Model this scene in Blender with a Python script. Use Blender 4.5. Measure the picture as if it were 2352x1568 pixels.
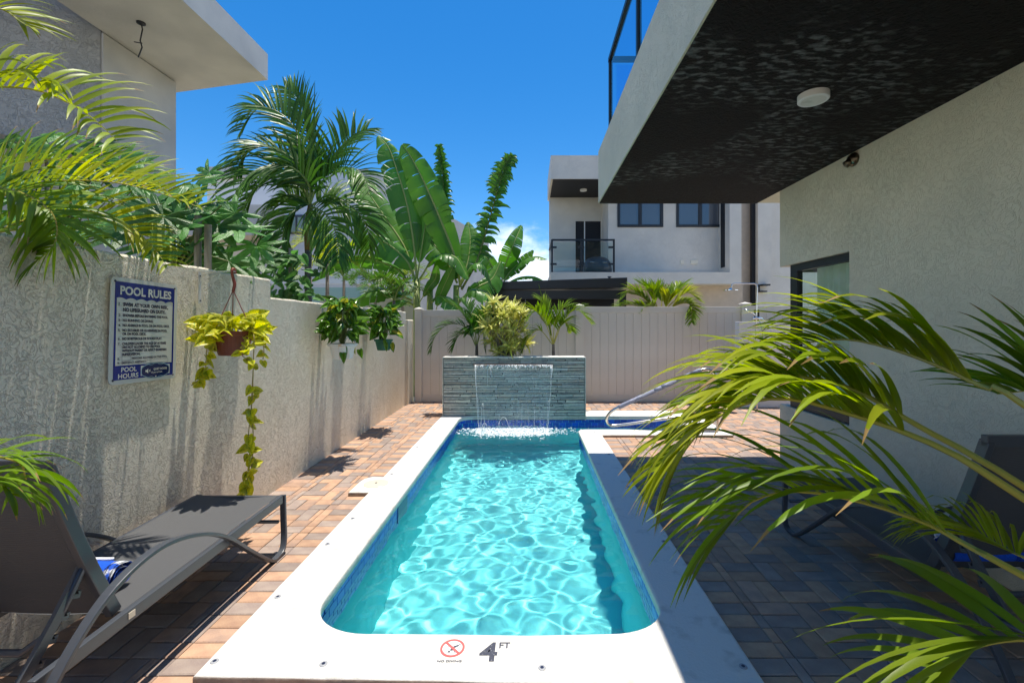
import bpy, bmesh, math, random
from mathutils import Vector, Matrix, Euler, noise as mnoise
for o in list(bpy.data.objects): bpy.data.objects.remove(o, do_unlink=True)
R = random.Random(11)
sc = bpy.context.scene
COL = sc.collection
V = Vector
# ------------------------------------------------------------------ camera, sky, sun, exposure
F, CX, CY, EYE = 1020.0, 1216.0, 744.0, 1.5
cam = bpy.data.cameras.new('camera'); cam_o = bpy.data.objects.new('camera', cam); COL.objects.link(cam_o)
cam_o.location = (0, 0, EYE); cam_o.rotation_euler = (math.radians(90), 0, 0)
cam.sensor_width = 36; cam.lens = 36 * F / 2352; cam.shift_x = -40 / 2352; cam.shift_y = -40 / 2352
cam.clip_start = 0.05; cam.clip_end = 3000
sc.camera = cam_o
KX, KY = -0.058, -0.11                       # metres a shadow moves per metre of height
sun_to = V((-KX, -KY, 1)).normalized()
ELEV = math.asin(sun_to.z); AZ = math.atan2(sun_to.x, sun_to.y)
sl = bpy.data.lights.new('sun', 'SUN'); sun = bpy.data.objects.new('sun', sl); COL.objects.link(sun)
sun.rotation_euler = V((0, 0, -1)).rotation_difference(-sun_to).to_euler()
sun.location = (0, 0, 30)
sl.energy = 4.3; sl.angle = math.radians(0.5); sl.color = (1.0, 0.935, 0.83)
sl.cycles.is_caustics_light = True
w = bpy.data.worlds.new('World'); sc.world = w; w.use_nodes = True
nt = w.node_tree; nt.nodes.clear()
def N(t, kind, **kw):
    n = t.nodes.new(kind)
    for k, v in kw.items():
        if k.startswith('i_'): n.inputs[k[2:].replace('_', ' ')].default_value = v
        else: setattr(n, k, v)
    return n
wo = N(nt, 'ShaderNodeOutputWorld'); bg = N(nt, 'ShaderNodeBackground')
sky = N(nt, 'ShaderNodeTexSky', sky_type='NISHITA', sun_disc=False, sun_elevation=ELEV, sun_rotation=AZ,
        air_density=1.0, dust_density=0.2, ozone_density=4.4, altitude=0)
bg.inputs['Strength'].default_value = 0.12
hs = N(nt, 'ShaderNodeHueSaturation'); hs.inputs['Saturation'].default_value = 1.36
nt.links.new(sky.outputs[0], hs.inputs['Color'])
tc = N(nt, 'ShaderNodeTexCoord')
mp = N(nt, 'ShaderNodeMapping'); mp.inputs['Scale'].default_value = (5.0, 5.0, 9.0); mp.inputs['Location'].default_value = (0.9, 0.35, 0.2)
nt.links.new(tc.outputs['Generated'], mp.inputs[0])
n1 = N(nt, 'ShaderNodeTexNoise'); n1.inputs['Scale'].default_value = 1.15; n1.inputs['Detail'].default_value = 9; n1.inputs['Roughness'].default_value = 0.62
nt.links.new(mp.outputs[0], n1.inputs['Vector'])
sx = N(nt, 'ShaderNodeSeparateXYZ'); nt.links.new(tc.outputs['Generated'], sx.inputs[0])
el = N(nt, 'ShaderNodeMapRange', interpolation_type='SMOOTHSTEP')       # clouds thin out with elevation
for k, v in (('From Min', 0.12), ('From Max', 0.34), ('To Min', 0.26), ('To Max', -0.32)): el.inputs[k].default_value = v
nt.links.new(sx.outputs['Z'], el.inputs['Value'])
ad = N(nt, 'ShaderNodeMath', operation='ADD'); nt.links.new(n1.outputs['Fac'], ad.inputs[0]); nt.links.new(el.outputs[0], ad.inputs[1])
cr = N(nt, 'ShaderNodeMapRange', interpolation_type='SMOOTHSTEP')
for k, v in (('From Min', 0.53), ('From Max', 0.88), ('To Min', 0.0), ('To Max', 0.85)): cr.inputs[k].default_value = v
nt.links.new(ad.outputs[0], cr.inputs['Value'])
mx = N(nt, 'ShaderNodeMix', data_type='RGBA'); nt.links.new(cr.outputs[0], mx.inputs['Factor'])
nt.links.new(hs.outputs[0], mx.inputs['A']); mx.inputs['B'].default_value = (9.0, 9.3, 9.8, 1)
nt.links.new(mx.outputs['Result'], bg.inputs['Color']); nt.links.new(bg.outputs[0], wo.inputs['Surface'])
vs = sc.view_settings; vs.view_transform = 'Standard'; vs.look = 'None'; vs.exposure = 0.6; vs.gamma = 1.0; vs.use_curve_mapping = False
cy = sc.cycles
cy.use_denoising = True; cy.max_bounces = 12; cy.diffuse_bounces = 6; cy.glossy_bounces = 4; cy.transmission_bounces = 8; cy.transparent_max_bounces = 12
cy.caustics_refractive = True; cy.caustics_reflective = False; cy.blur_glossy = 0.5; cy.sample_clamp_indirect = 6.0
# ------------------------------------------------------------------ materials
def mat(name, color, rough=0.7, var=None, vscale=6.0, bump=0.0, bscale=60.0, spec=0.5, metal=0.0, rnd=0.0, transl=0.0, stretch=None, detail=6, vdist=0.0, vlo=0.35, vhi=0.65, coat=0.0, sss=0):
    """Principled material; var = second colour mixed in by noise; rnd = brightness spread per object / loose piece; transl = share of light let through (leaves)."""
    m = bpy.data.materials.new(name); m.use_nodes = True; t = m.node_tree; t.nodes.clear(); L = t.links.new
    out = N(t, 'ShaderNodeOutputMaterial'); p = N(t, 'ShaderNodeBsdfPrincipled')
    p.inputs['Base Color'].default_value = (*color, 1); p.inputs['Roughness'].default_value = rough
    p.inputs['Specular IOR Level'].default_value = spec; p.inputs['Metallic'].default_value = metal; p.inputs['Coat Weight'].default_value = coat
    col = None
    tcn = N(t, 'ShaderNodeTexCoord'); vec = tcn.outputs['Object']
    if stretch:
        ms = N(t, 'ShaderNodeMapping'); ms.inputs['Scale'].default_value = stretch; L(vec, ms.inputs[0]); vec = ms.outputs[0]
    if var:
        nz = N(t, 'ShaderNodeTexNoise'); nz.inputs['Scale'].default_value = vscale; nz.inputs['Detail'].default_value = detail; nz.inputs['Distortion'].default_value = vdist
        L(vec, nz.inputs['Vector'])
        mr = N(t, 'ShaderNodeMapRange'); mr.inputs['From Min'].default_value = vlo; mr.inputs['From Max'].default_value = vhi; L(nz.outputs['Fac'], mr.inputs['Value'])
        mm = N(t, 'ShaderNodeMix', data_type='RGBA'); mm.inputs['A'].default_value = (*color, 1); mm.inputs['B'].default_value = (*var, 1); L(mr.outputs[0], mm.inputs['Factor'])
        col = mm.outputs['Result']
    if rnd:
        oi = N(t, 'ShaderNodeObjectInfo'); ge = N(t, 'ShaderNodeNewGeometry')
        a = N(t, 'ShaderNodeMath', operation='ADD'); L(oi.outputs['Random'], a.inputs[0]); L(ge.outputs['Random Per Island'], a.inputs[1])
        fr = N(t, 'ShaderNodeMath', operation='FRACT'); L(a.outputs[0], fr.inputs[0])
        mr2 = N(t, 'ShaderNodeMapRange'); mr2.inputs['To Min'].default_value = 1 - rnd; mr2.inputs['To Max'].default_value = 1 + rnd; L(fr.outputs[0], mr2.inputs['Value'])
        hv = N(t, 'ShaderNodeHueSaturation'); L(mr2.outputs[0], hv.inputs['Value'])
        if col is not None: L(col, hv.inputs['Color'])
        else: hv.inputs['Color'].default_value = (*color, 1)
        col = hv.outputs[0]
    if col is not None: L(col, p.inputs['Base Color'])
    if bump:
        bz = N(t, 'ShaderNodeTexNoise'); bz.inputs['Scale'].default_value = bscale; bz.inputs['Detail'].default_value = 5; L(tcn.outputs['Object'], bz.inputs['Vector'])
        bp = N(t, 'ShaderNodeBump'); bp.inputs['Strength'].default_value = 1.0; bp.inputs['Distance'].default_value = bump; L(bz.outputs['Fac'], bp.inputs['Height']); L(bp.outputs[0], p.inputs['Normal'])
    sh = p.outputs[0]
    if transl:
        tr = N(t, 'ShaderNodeBsdfTranslucent')
        if col is not None:
            ht = N(t, 'ShaderNodeHueSaturation'); ht.inputs['Value'].default_value = 1.5; ht.inputs['Saturation'].default_value = 1.1; L(col, ht.inputs['Color']); L(ht.outputs[0], tr.inputs['Color'])
        else: tr.inputs['Color'].default_value = (*[min(1, c * 1.5) for c in color], 1)
        mi = N(t, 'ShaderNodeMixShader'); mi.inputs[0].default_value = transl; L(p.outputs[0], mi.inputs[1]); L(tr.outputs[0], mi.inputs[2]); sh = mi.outputs[0]
    L(sh, out.inputs['Surface'])
    return m
def stucco(name, color, var, relief=0.006, scale=14.0, streak=False, rough=0.6, spec=0.5):
    """Trowelled render: wormy ridges and fine grain in relief; streak = smooth vertical runs where the relief is worn flat."""
    m = mat(name, color, rough, var=var, vscale=2.2, spec=spec); t = m.node_tree; L = t.links.new
    p = next(n for n in t.nodes if n.type == 'BSDF_PRINCIPLED'); tcn = next(n for n in t.nodes if n.type == 'TEX_COORD')
    a = N(t, 'ShaderNodeTexNoise'); a.inputs['Scale'].default_value = scale; a.inputs['Detail'].default_value = 3; a.inputs['Distortion'].default_value = 2.5
    L(tcn.outputs['Object'], a.inputs['Vector'])
    r1 = N(t, 'ShaderNodeMath', operation='SUBTRACT'); L(a.outputs['Fac'], r1.inputs[0]); r1.inputs[1].default_value = 0.5
    r2 = N(t, 'ShaderNodeMath', operation='ABSOLUTE'); L(r1.outputs[0], r2.inputs[0])
    r3 = N(t, 'ShaderNodeMapRange', interpolation_type='SMOOTHSTEP'); r3.inputs['From Max'].default_value = 0.045; r3.inputs['To Min'].default_value = 0.0; L(r2.outputs[0], r3.inputs['Value'])
    g = N(t, 'ShaderNodeTexNoise'); g.inputs['Scale'].default_value = scale * 6; g.inputs['Detail'].default_value = 6; g.inputs['Roughness'].default_value = 0.65; L(tcn.outputs['Object'], g.inputs['Vector'])
    ad = N(t, 'ShaderNodeMath', operation='MULTIPLY_ADD'); L(g.outputs['Fac'], ad.inputs[0]); ad.inputs[1].default_value = 1.3; L(r3.outputs[0], ad.inputs[2])
    bp = N(t, 'ShaderNodeBump'); bp.inputs['Distance'].default_value = relief; L(ad.outputs[0], bp.inputs['Height'])
    if streak:
        sm = N(t, 'ShaderNodeMapping'); sm.inputs['Scale'].default_value = (1, 9, 0.5); L(tcn.outputs['Object'], sm.inputs[0])
        sn = N(t, 'ShaderNodeTexNoise'); sn.inputs['Scale'].default_value = 1.0; sn.inputs['Detail'].default_value = 3; L(sm.outputs[0], sn.inputs['Vector'])
        sr = N(t, 'ShaderNodeMapRange', interpolation_type='SMOOTHSTEP'); sr.inputs['From Min'].default_value = 0.36; sr.inputs['From Max'].default_value = 0.6; sr.inputs['To Min'].default_value = 0.85; sr.inputs['To Max'].default_value = 1.0
        L(sn.outputs['Fac'], sr.inputs['Value']); L(sr.outputs[0], bp.inputs['Strength'])
    L(bp.outputs[0], p.inputs['Normal'])
    return m
def clear_glass(name, tint=(0.8, 0.9, 0.88), refl=1.45):
    m = bpy.data.materials.new(name); m.use_nodes = True; t = m.node_tree; t.nodes.clear(); L = t.links.new
    out = N(t, 'ShaderNodeOutputMaterial'); a = N(t, 'ShaderNodeBsdfTransparent'); a.inputs[0].default_value = (*tint, 1)
    b = N(t, 'ShaderNodeBsdfGlossy'); b.inputs['Roughness'].default_value = 0.02
    f = N(t, 'ShaderNodeFresnel'); f.inputs['IOR'].default_value = refl; mi = N(t, 'ShaderNodeMixShader')
    ge = N(t, 'ShaderNodeNewGeometry'); iv = N(t, 'ShaderNodeMath', operation='SUBTRACT'); iv.inputs[0].default_value = 1.0; L(ge.outputs['Backfacing'], iv.inputs[1])
    mu = N(t, 'ShaderNodeMath', operation='MULTIPLY'); L(f.outputs[0], mu.inputs[0]); L(iv.outputs[0], mu.inputs[1])      # the far side of the pane adds no second mirror
    L(mu.outputs[0], mi.inputs[0]); L(a.outputs[0], mi.inputs[1]); L(b.outputs[0], mi.inputs[2]); L(mi.outputs[0], out.inputs['Surface'])
    return m
M = {}
M['wall'] = stucco('painted_garden_wall_render', (0.81, 0.735, 0.575), (0.86, 0.80, 0.65), 0.0055, 16, True, 0.38)
M['house_r'] = stucco('cream_house_render', (0.74, 0.695, 0.54), (0.66, 0.63, 0.49), 0.0016, 15, False, 0.75)
M['house_n'] = stucco('grey_white_house_render', (0.72, 0.675, 0.60), (0.66, 0.62, 0.555), 0.003, 10, False, 0.8)
M['concrete'] = stucco('bare_grey_plaster', (0.46, 0.46, 0.47), (0.36, 0.365, 0.37), 0.006, 9, False, 0.8)
M['concrete2'] = mat('smooth_grey_plaster', (0.60, 0.575, 0.53), 0.8, var=(0.47, 0.455, 0.43), vscale=1.2, bump=0.003, bscale=30)
M['tan'] = mat('tan_house_wall', (0.56, 0.47, 0.38), 0.85, var=(0.5, 0.42, 0.34), bump=0.002)
M['white_wall'] = mat('white_house_wall', (0.72, 0.73, 0.75), 0.8, var=(0.62, 0.64, 0.67), vscale=0.8)
M['coping'] = mat('white_painted_coping', (0.69, 0.67, 0.62), 0.8, var=(0.36, 0.34, 0.29), vscale=11, bump=0.003, bscale=80, vlo=0.56, vhi=0.92, detail=10)
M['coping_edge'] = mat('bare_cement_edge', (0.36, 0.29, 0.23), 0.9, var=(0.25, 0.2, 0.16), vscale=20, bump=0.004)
M['basin'] = mat('turquoise_pool_plaster', (0.15, 0.74, 0.78), 0.8, var=(0.19, 0.78, 0.81), vscale=2.0)
M['tile'] = mat('blue_glazed_tile', (0.004, 0.095, 0.60), 0.28, rnd=0.25)
M['step_white'] = mat('white_step_plaster', (0.72, 0.75, 0.76), 0.7)
M['brick_tan'] = mat('tan_paver', (0.50, 0.315, 0.20), 0.85, var=(0.41, 0.245, 0.16), vscale=14, bump=0.003, bscale=90, rnd=0.14)
M['brick_brown'] = mat('rose_brown_paver', (0.45, 0.285, 0.195), 0.85, var=(0.33, 0.22, 0.165), vscale=12, bump=0.003, bscale=90, rnd=0.14)
M['brick_grey'] = mat('grey_paver', (0.262, 0.20, 0.172), 0.85, var=(0.33, 0.26, 0.215), vscale=10, bump=0.003, bscale=90, rnd=0.16)
M['sand'] = mat('joint_sand', (0.16, 0.12, 0.09), 0.95, var=(0.10, 0.08, 0.06), vscale=40)
M['earth'] = mat('pale_bounce_ground', (0.40, 0.36, 0.29), 0.95, var=(0.33, 0.30, 0.22), vscale=1.0)  # paled so the sunlit ground bounces light onto walls and soffits
M['vinyl'] = mat('greige_vinyl', (0.64, 0.60, 0.535), 0.45, var=(0.57, 0.53, 0.47), vscale=1.5)
M['slate_a'] = mat('blue_grey_slate', (0.51, 0.53, 0.49), 0.5, var=(0.37, 0.41, 0.40), vscale=22, bump=0.004, bscale=60, rnd=0.2)
M['slate_b'] = mat('green_grey_slate', (0.55, 0.55, 0.48), 0.55, var=(0.43, 0.45, 0.41), vscale=22, bump=0.004, bscale=60, rnd=0.2)
M['slate_c'] = mat('ochre_stained_slate', (0.55, 0.48, 0.38), 0.55, var=(0.40, 0.43, 0.41), vscale=16, bump=0.004, bscale=60, rnd=0.15)
M['slate_gap'] = mat('dark_slate_joint', (0.05, 0.065, 0.075), 0.8)
M['metal'] = mat('charcoal_powder_coat', (0.055, 0.062, 0.075), 0.38, spec=0.6)
M['black'] = mat('black_aluminium', (0.012, 0.014, 0.018), 0.4)
M['black_flat'] = mat('matt_black_panel', (0.008, 0.009, 0.013), 0.7)
M['steel'] = mat('brushed_stainless', (0.62, 0.58, 0.52), 0.22, metal=1.0)
M['chrome'] = mat('polished_chrome', (0.75, 0.76, 0.78), 0.08, metal=1.0)
M['grip'] = mat('grey_foam_grip', (0.25, 0.27, 0.36), 0.6, bump=0.002, bscale=120)
M['grip2'] = mat('grey_nylon', (0.33, 0.34, 0.36), 0.5)
M['lid'] = mat('yellowed_plastic', (0.60, 0.55, 0.43), 0.5)
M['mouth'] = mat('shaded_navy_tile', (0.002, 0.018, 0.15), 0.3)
M['bronze'] = mat('dark_bronze', (0.16, 0.13, 0.09), 0.3, metal=1.0)
M['plastic_w'] = mat('white_plastic', (0.78, 0.77, 0.75), 0.4)
M['ivory'] = mat('ivory_plastic', (0.74, 0.68, 0.55), 0.45)
M['glass'] = clear_glass('window_glass', (0.90, 0.95, 0.93), 1.5)
M['rail_glass'] = clear_glass('balustrade_glass', (0.62, 0.88, 1.0), 1.45)
M['far_glass'] = mat('dark_window_glass', (0.10, 0.11, 0.125), 0.05, spec=1.0, coat=0.6)
M['curtain'] = mat('pale_green_curtain', (0.50, 0.60, 0.54), 0.9, transl=0.4)
M['interior'] = mat('dim_room_wall', (0.35, 0.36, 0.33), 0.9)
def sling():
    m = mat('grey_woven_sling', (0.088, 0.090, 0.094), 0.6, spec=0.35); t = m.node_tree; L = t.links.new
    p = next(n for n in t.nodes if n.type == 'BSDF_PRINCIPLED'); tcn = next(n for n in t.nodes if n.type == 'TEX_COORD')
    wv = N(t, 'ShaderNodeTexWave'); wv.inputs['Scale'].default_value = 90; L(tcn.outputs['Object'], wv.inputs['Vector'])
    wv2 = N(t, 'ShaderNodeTexWave', bands_direction='Y'); wv2.inputs['Scale'].default_value = 90; L(tcn.outputs['Object'], wv2.inputs['Vector'])
    a = N(t, 'ShaderNodeMath', operation='ADD'); L(wv.outputs['Fac'], a.inputs[0]); L(wv2.outputs['Fac'], a.inputs[1])
    b = N(t, 'ShaderNodeBump'); b.inputs['Distance'].default_value = 0.001; b.inputs['Strength'].default_value = 0.6; L(a.outputs[0], b.inputs['Height']); L(b.outputs[0], p.inputs['Normal'])
    return m
M['sling'] = sling()
M['terracotta'] = mat('terracotta_plastic', (0.20, 0.055, 0.03), 0.5, var=(0.16, 0.045, 0.03), vscale=10)
M['cord'] = mat('rust_red_plastic', (0.24, 0.05, 0.03), 0.5)
M['pot_w'] = mat('stained_white_plastic', (0.72, 0.74, 0.75), 0.5, var=(0.62, 0.42, 0.25), vscale=7, stretch=(2.5, 2.5, 0.6), vlo=0.56, vhi=0.72)
M['pot_g'] = mat('dark_green_plastic', (0.006, 0.11, 0.065), 0.4)
M['towel_b'] = mat('blue_towel', (0.004, 0.09, 0.62), 0.95, bump=0.006, bscale=160)
M['towel_p'] = mat('blue_white_patterned_towel', (0.01, 0.08, 0.5), 0.95, var=(0.75, 0.78, 0.82), vscale=13, vlo=0.55, vhi=0.61, bump=0.006, bscale=160, detail=2)
M['towel_w'] = mat('white_towel_hem', (0.75, 0.77, 0.8), 0.95, bump=0.004, bscale=160)
M['sign_w'] = mat('white_enamel', (0.62, 0.64, 0.60), 0.18)
M['sign_b'] = mat('blue_enamel', (0.006, 0.022, 0.20), 0.2)
M['sticker'] = mat('navy_sticker', (0.006, 0.018, 0.09), 0.15)
M['sticker_l'] = mat('pale_blue_print', (0.22, 0.36, 0.45), 0.3)
M['ink'] = mat('navy_ink', (0.012, 0.02, 0.055), 0.4)
M['mark'] = mat('worn_charcoal_print', (0.045, 0.05, 0.075), 0.7, var=(0.35, 0.35, 0.36), vscale=150, vlo=0.62, vhi=0.7)
M['red'] = mat('faded_red_print', (0.75, 0.12, 0.11), 0.6)
M['red2'] = mat('white_print_ground', (0.80, 0.79, 0.77), 0.6)
M['fpalm'] = mat('areca_yellow_leaf', (0.22, 0.31, 0.012), 0.4, spec=0.3, var=(0.34, 0.36, 0.015), vscale=3, rnd=0.28, transl=0.48)
M['fpalm2'] = mat('areca_green_leaf', (0.12, 0.23, 0.014), 0.4, spec=0.3, var=(0.20, 0.28, 0.018), vscale=3, rnd=0.3, transl=0.4)
M['rachis'] = mat('areca_yellow_stem', (0.42, 0.34, 0.04), 0.45, var=(0.3, 0.3, 0.05), vscale=6)
M['dead'] = mat('withered_leaf_tip', (0.30, 0.19, 0.06), 0.7, transl=0.3)
M['cpalm'] = mat('palm_dark_leaf', (0.05, 0.14, 0.018), 0.38, spec=0.35, var=(0.085, 0.18, 0.022), vscale=2, rnd=0.4, transl=0.3)
M['cpalm_r'] = mat('palm_green_stem', (0.16, 0.22, 0.05), 0.5)
M['banana'] = mat('banana_leaf', (0.06, 0.19, 0.022), 0.36, var=(0.10, 0.24, 0.03), vscale=1.4, rnd=0.25, transl=0.38, bump=0.004, bscale=20)
M['banana_r'] = mat('banana_midrib', (0.30, 0.36, 0.10), 0.5)
M['pothos'] = mat('variegated_pothos_leaf', (0.66, 0.60, 0.045), 0.35, var=(0.24, 0.38, 0.03), vscale=14, vlo=0.48, vhi=0.6, rnd=0.2, transl=0.45, vdist=1.0)
M['vine'] = mat('yellow_vine_stem', (0.34, 0.27, 0.07), 0.6)
M['philo'] = mat('glossy_dark_leaf', (0.055, 0.16, 0.018), 0.22, var=(0.12, 0.24, 0.025), vscale=8, rnd=0.4, transl=0.25)
M['philo_y'] = mat('yellowing_leaf', (0.36, 0.36, 0.02), 0.3, transl=0.3)
M['castor'] = mat('castor_leaf', (0.07, 0.20, 0.035), 0.36, spec=0.45, var=(0.12, 0.27, 0.075), vscale=5, rnd=0.45, transl=0.35, bump=0.004, bscale=30)
M['stemg'] = mat('green_stem', (0.16, 0.2, 0.06), 0.6)
M['song'] = mat('yellow_edged_leaf', (0.72, 0.68, 0.24), 0.4, var=(0.38, 0.42, 0.07), vscale=14, rnd=0.25, transl=0.3)
M['trunk'] = mat('ringed_palm_trunk', (0.20, 0.17, 0.14), 0.85, var=(0.11, 0.09, 0.08), vscale=1.0, stretch=(2, 2, 18), bump=0.01, bscale=25)
M['shaft'] = mat('green_brown_crownshaft', (0.13, 0.15, 0.03), 0.45, var=(0.20, 0.09, 0.03), vscale=4, stretch=(1, 1, 0.5))
M['wood'] = mat('weathered_grey_timber', (0.30, 0.27, 0.24), 0.9, var=(0.18, 0.165, 0.15), vscale=8, stretch=(4, 4, 0.6), bump=0.006, bscale=40)
M['soil'] = mat('dark_potting_soil', (0.03, 0.022, 0.015), 1.0, bump=0.02, bscale=40)
M['foam'] = mat('white_foam', (0.86, 0.9, 0.92), 0.5)
M['teal'] = mat('pale_teal_wall', (0.32, 0.5, 0.48), 0.8)
def soffit_black():
    m = mat('flaking_black_paint', (0.0075, 0.007, 0.0075), 0.7, var=(0.15, 0.157, 0.158), vscale=21, stretch=(0.6, 1.4, 1), spec=0.15, vlo=0.50, vhi=0.70, detail=9, vdist=0.3)
    t = m.node_tree; L = t.links.new; p = next(n for n in t.nodes if n.type == 'BSDF_PRINCIPLED'); tcn = next(n for n in t.nodes if n.type == 'TEX_COORD')
    mr = next(n for n in t.nodes if n.type == 'MAP_RANGE')
    big = N(t, 'ShaderNodeTexNoise'); big.inputs['Scale'].default_value = 1.1; big.inputs['Detail'].default_value = 2; L(tcn.outputs['Object'], big.inputs['Vector'])
    b2 = N(t, 'ShaderNodeMapRange', interpolation_type='SMOOTHSTEP'); b2.inputs['From Min'].default_value = 0.45; b2.inputs['From Max'].default_value = 0.62; L(big.outputs['Fac'], b2.inputs['Value'])
    mu = N(t, 'ShaderNodeMath', operation='MULTIPLY'); L(mr.outputs[0], mu.inputs[0]); L(b2.outputs[0], mu.inputs[1])
    mm = next(n for n in t.nodes if n.type == 'MIX'); L(mu.outputs[0], mm.inputs['Factor'])
    g = N(t, 'ShaderNodeTexNoise'); g.inputs['Scale'].default_value = 22; g.inputs['Detail'].default_value = 4; g.inputs['Distortion'].default_value = 2; L(tcn.outputs['Object'], g.inputs['Vector'])
    bp = N(t, 'ShaderNodeBump'); bp.inputs['Distance'].default_value = 0.02; L(g.outputs['Fac'], bp.inputs['Height']); L(bp.outputs[0], p.inputs['Normal'])
    return m
M['soffit'] = soffit_black()
def water_mat():
    m = bpy.data.materials.new('pool_water'); m.use_nodes = True; t = m.node_tree; t.nodes.clear()
    out = N(t, 'ShaderNodeOutputMaterial'); p = N(t, 'ShaderNodeBsdfPrincipled')
    p.inputs['Base Color'].default_value = (0.90, 0.99, 1.0, 1); p.inputs['Roughness'].default_value = 0.0; p.inputs['IOR'].default_value = 1.333; p.inputs['Transmission Weight'].default_value = 1.0
    t.links.new(p.outputs[0], out.inputs['Surface']); return m
M['water'] = water_mat()
def sheet_mat():
    m = bpy.data.materials.new('falling_water'); m.use_nodes = True; t = m.node_tree; t.nodes.clear(); L = t.links.new
    out = N(t, 'ShaderNodeOutputMaterial'); a = N(t, 'ShaderNodeBsdfTransparent'); a.inputs[0].default_value = (0.93, 0.98, 1, 1)
    b = N(t, 'ShaderNodeBsdfPrincipled'); b.inputs['Base Color'].default_value = (0.8, 0.86, 0.9, 1); b.inputs['Roughness'].default_value = 0.12
    tcn = N(t, 'ShaderNodeTexCoord'); mpn = N(t, 'ShaderNodeMapping'); mpn.inputs['Scale'].default_value = (34, 1, 1.6); L(tcn.outputs['Object'], mpn.inputs[0])
    nz = N(t, 'ShaderNodeTexNoise'); nz.inputs['Scale'].default_value = 1; nz.inputs['Detail'].default_value = 5; L(mpn.outputs[0], nz.inputs['Vector'])
    mr = N(t, 'ShaderNodeMapRange'); mr.inputs['From Min'].default_value = 0.5; mr.inputs['From Max'].default_value = 0.85; mr.inputs['To Min'].default_value = 0.06; mr.inputs['To Max'].default_value = 0.5; L(nz.outputs['Fac'], mr.inputs['Value'])
    bp = N(t, 'ShaderNodeBump'); bp.inputs['Distance'].default_value = 0.01; L(nz.outputs['Fac'], bp.inputs['Height']); L(bp.outputs[0], b.inputs['Normal'])
    mi = N(t, 'ShaderNodeMixShader'); L(mr.outputs[0], mi.inputs[0]); L(a.outputs[0], mi.inputs[1]); L(b.outputs[0], mi.inputs[2]); L(mi.outputs[0], out.inputs['Surface'])
    return m
M['sheet'] = sheet_mat()
# ------------------------------------------------------------------ object helpers
def at(px, py, Y):
    """World point seen at (px, py) of the 2352 px wide photograph, Y metres down the view axis."""
    return V(((px - CX) / F * Y, Y, EYE - (py - CY) / F * Y))
def wl(o):
    p = V((0, 0, 0))
    while o is not None: p = p + o.location; o = o.parent
    return p
def tag(o, label=None, cat=None, group=None, kind=None):
    for k, v in (('label', label), ('category', cat), ('group', group), ('kind', kind)):
        if v: o[k] = v
    return o
def thing(name, loc, label, cat, group=None, kind=None):
    o = bpy.data.objects.new(name, None); COL.objects.link(o); o.location = loc; o.empty_display_size = 0.1
    return tag(o, label, cat, group, kind)
def link(name, me, parent=None, loc=(0, 0, 0), rot=None, scale=None):
    o = bpy.data.objects.new(name, me); COL.objects.link(o); o.parent = parent; o.location = loc
    if rot is not None: o.rotation_euler = rot
    if scale is not None: o.scale = scale if hasattr(scale, '__len__') else (scale,) * 3
    return o
def copy_tree(o, parent=None):
    c = o.copy(); COL.objects.link(c); c.parent = parent
    for ch in list(o.children): copy_tree(ch, c)
    return c
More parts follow.
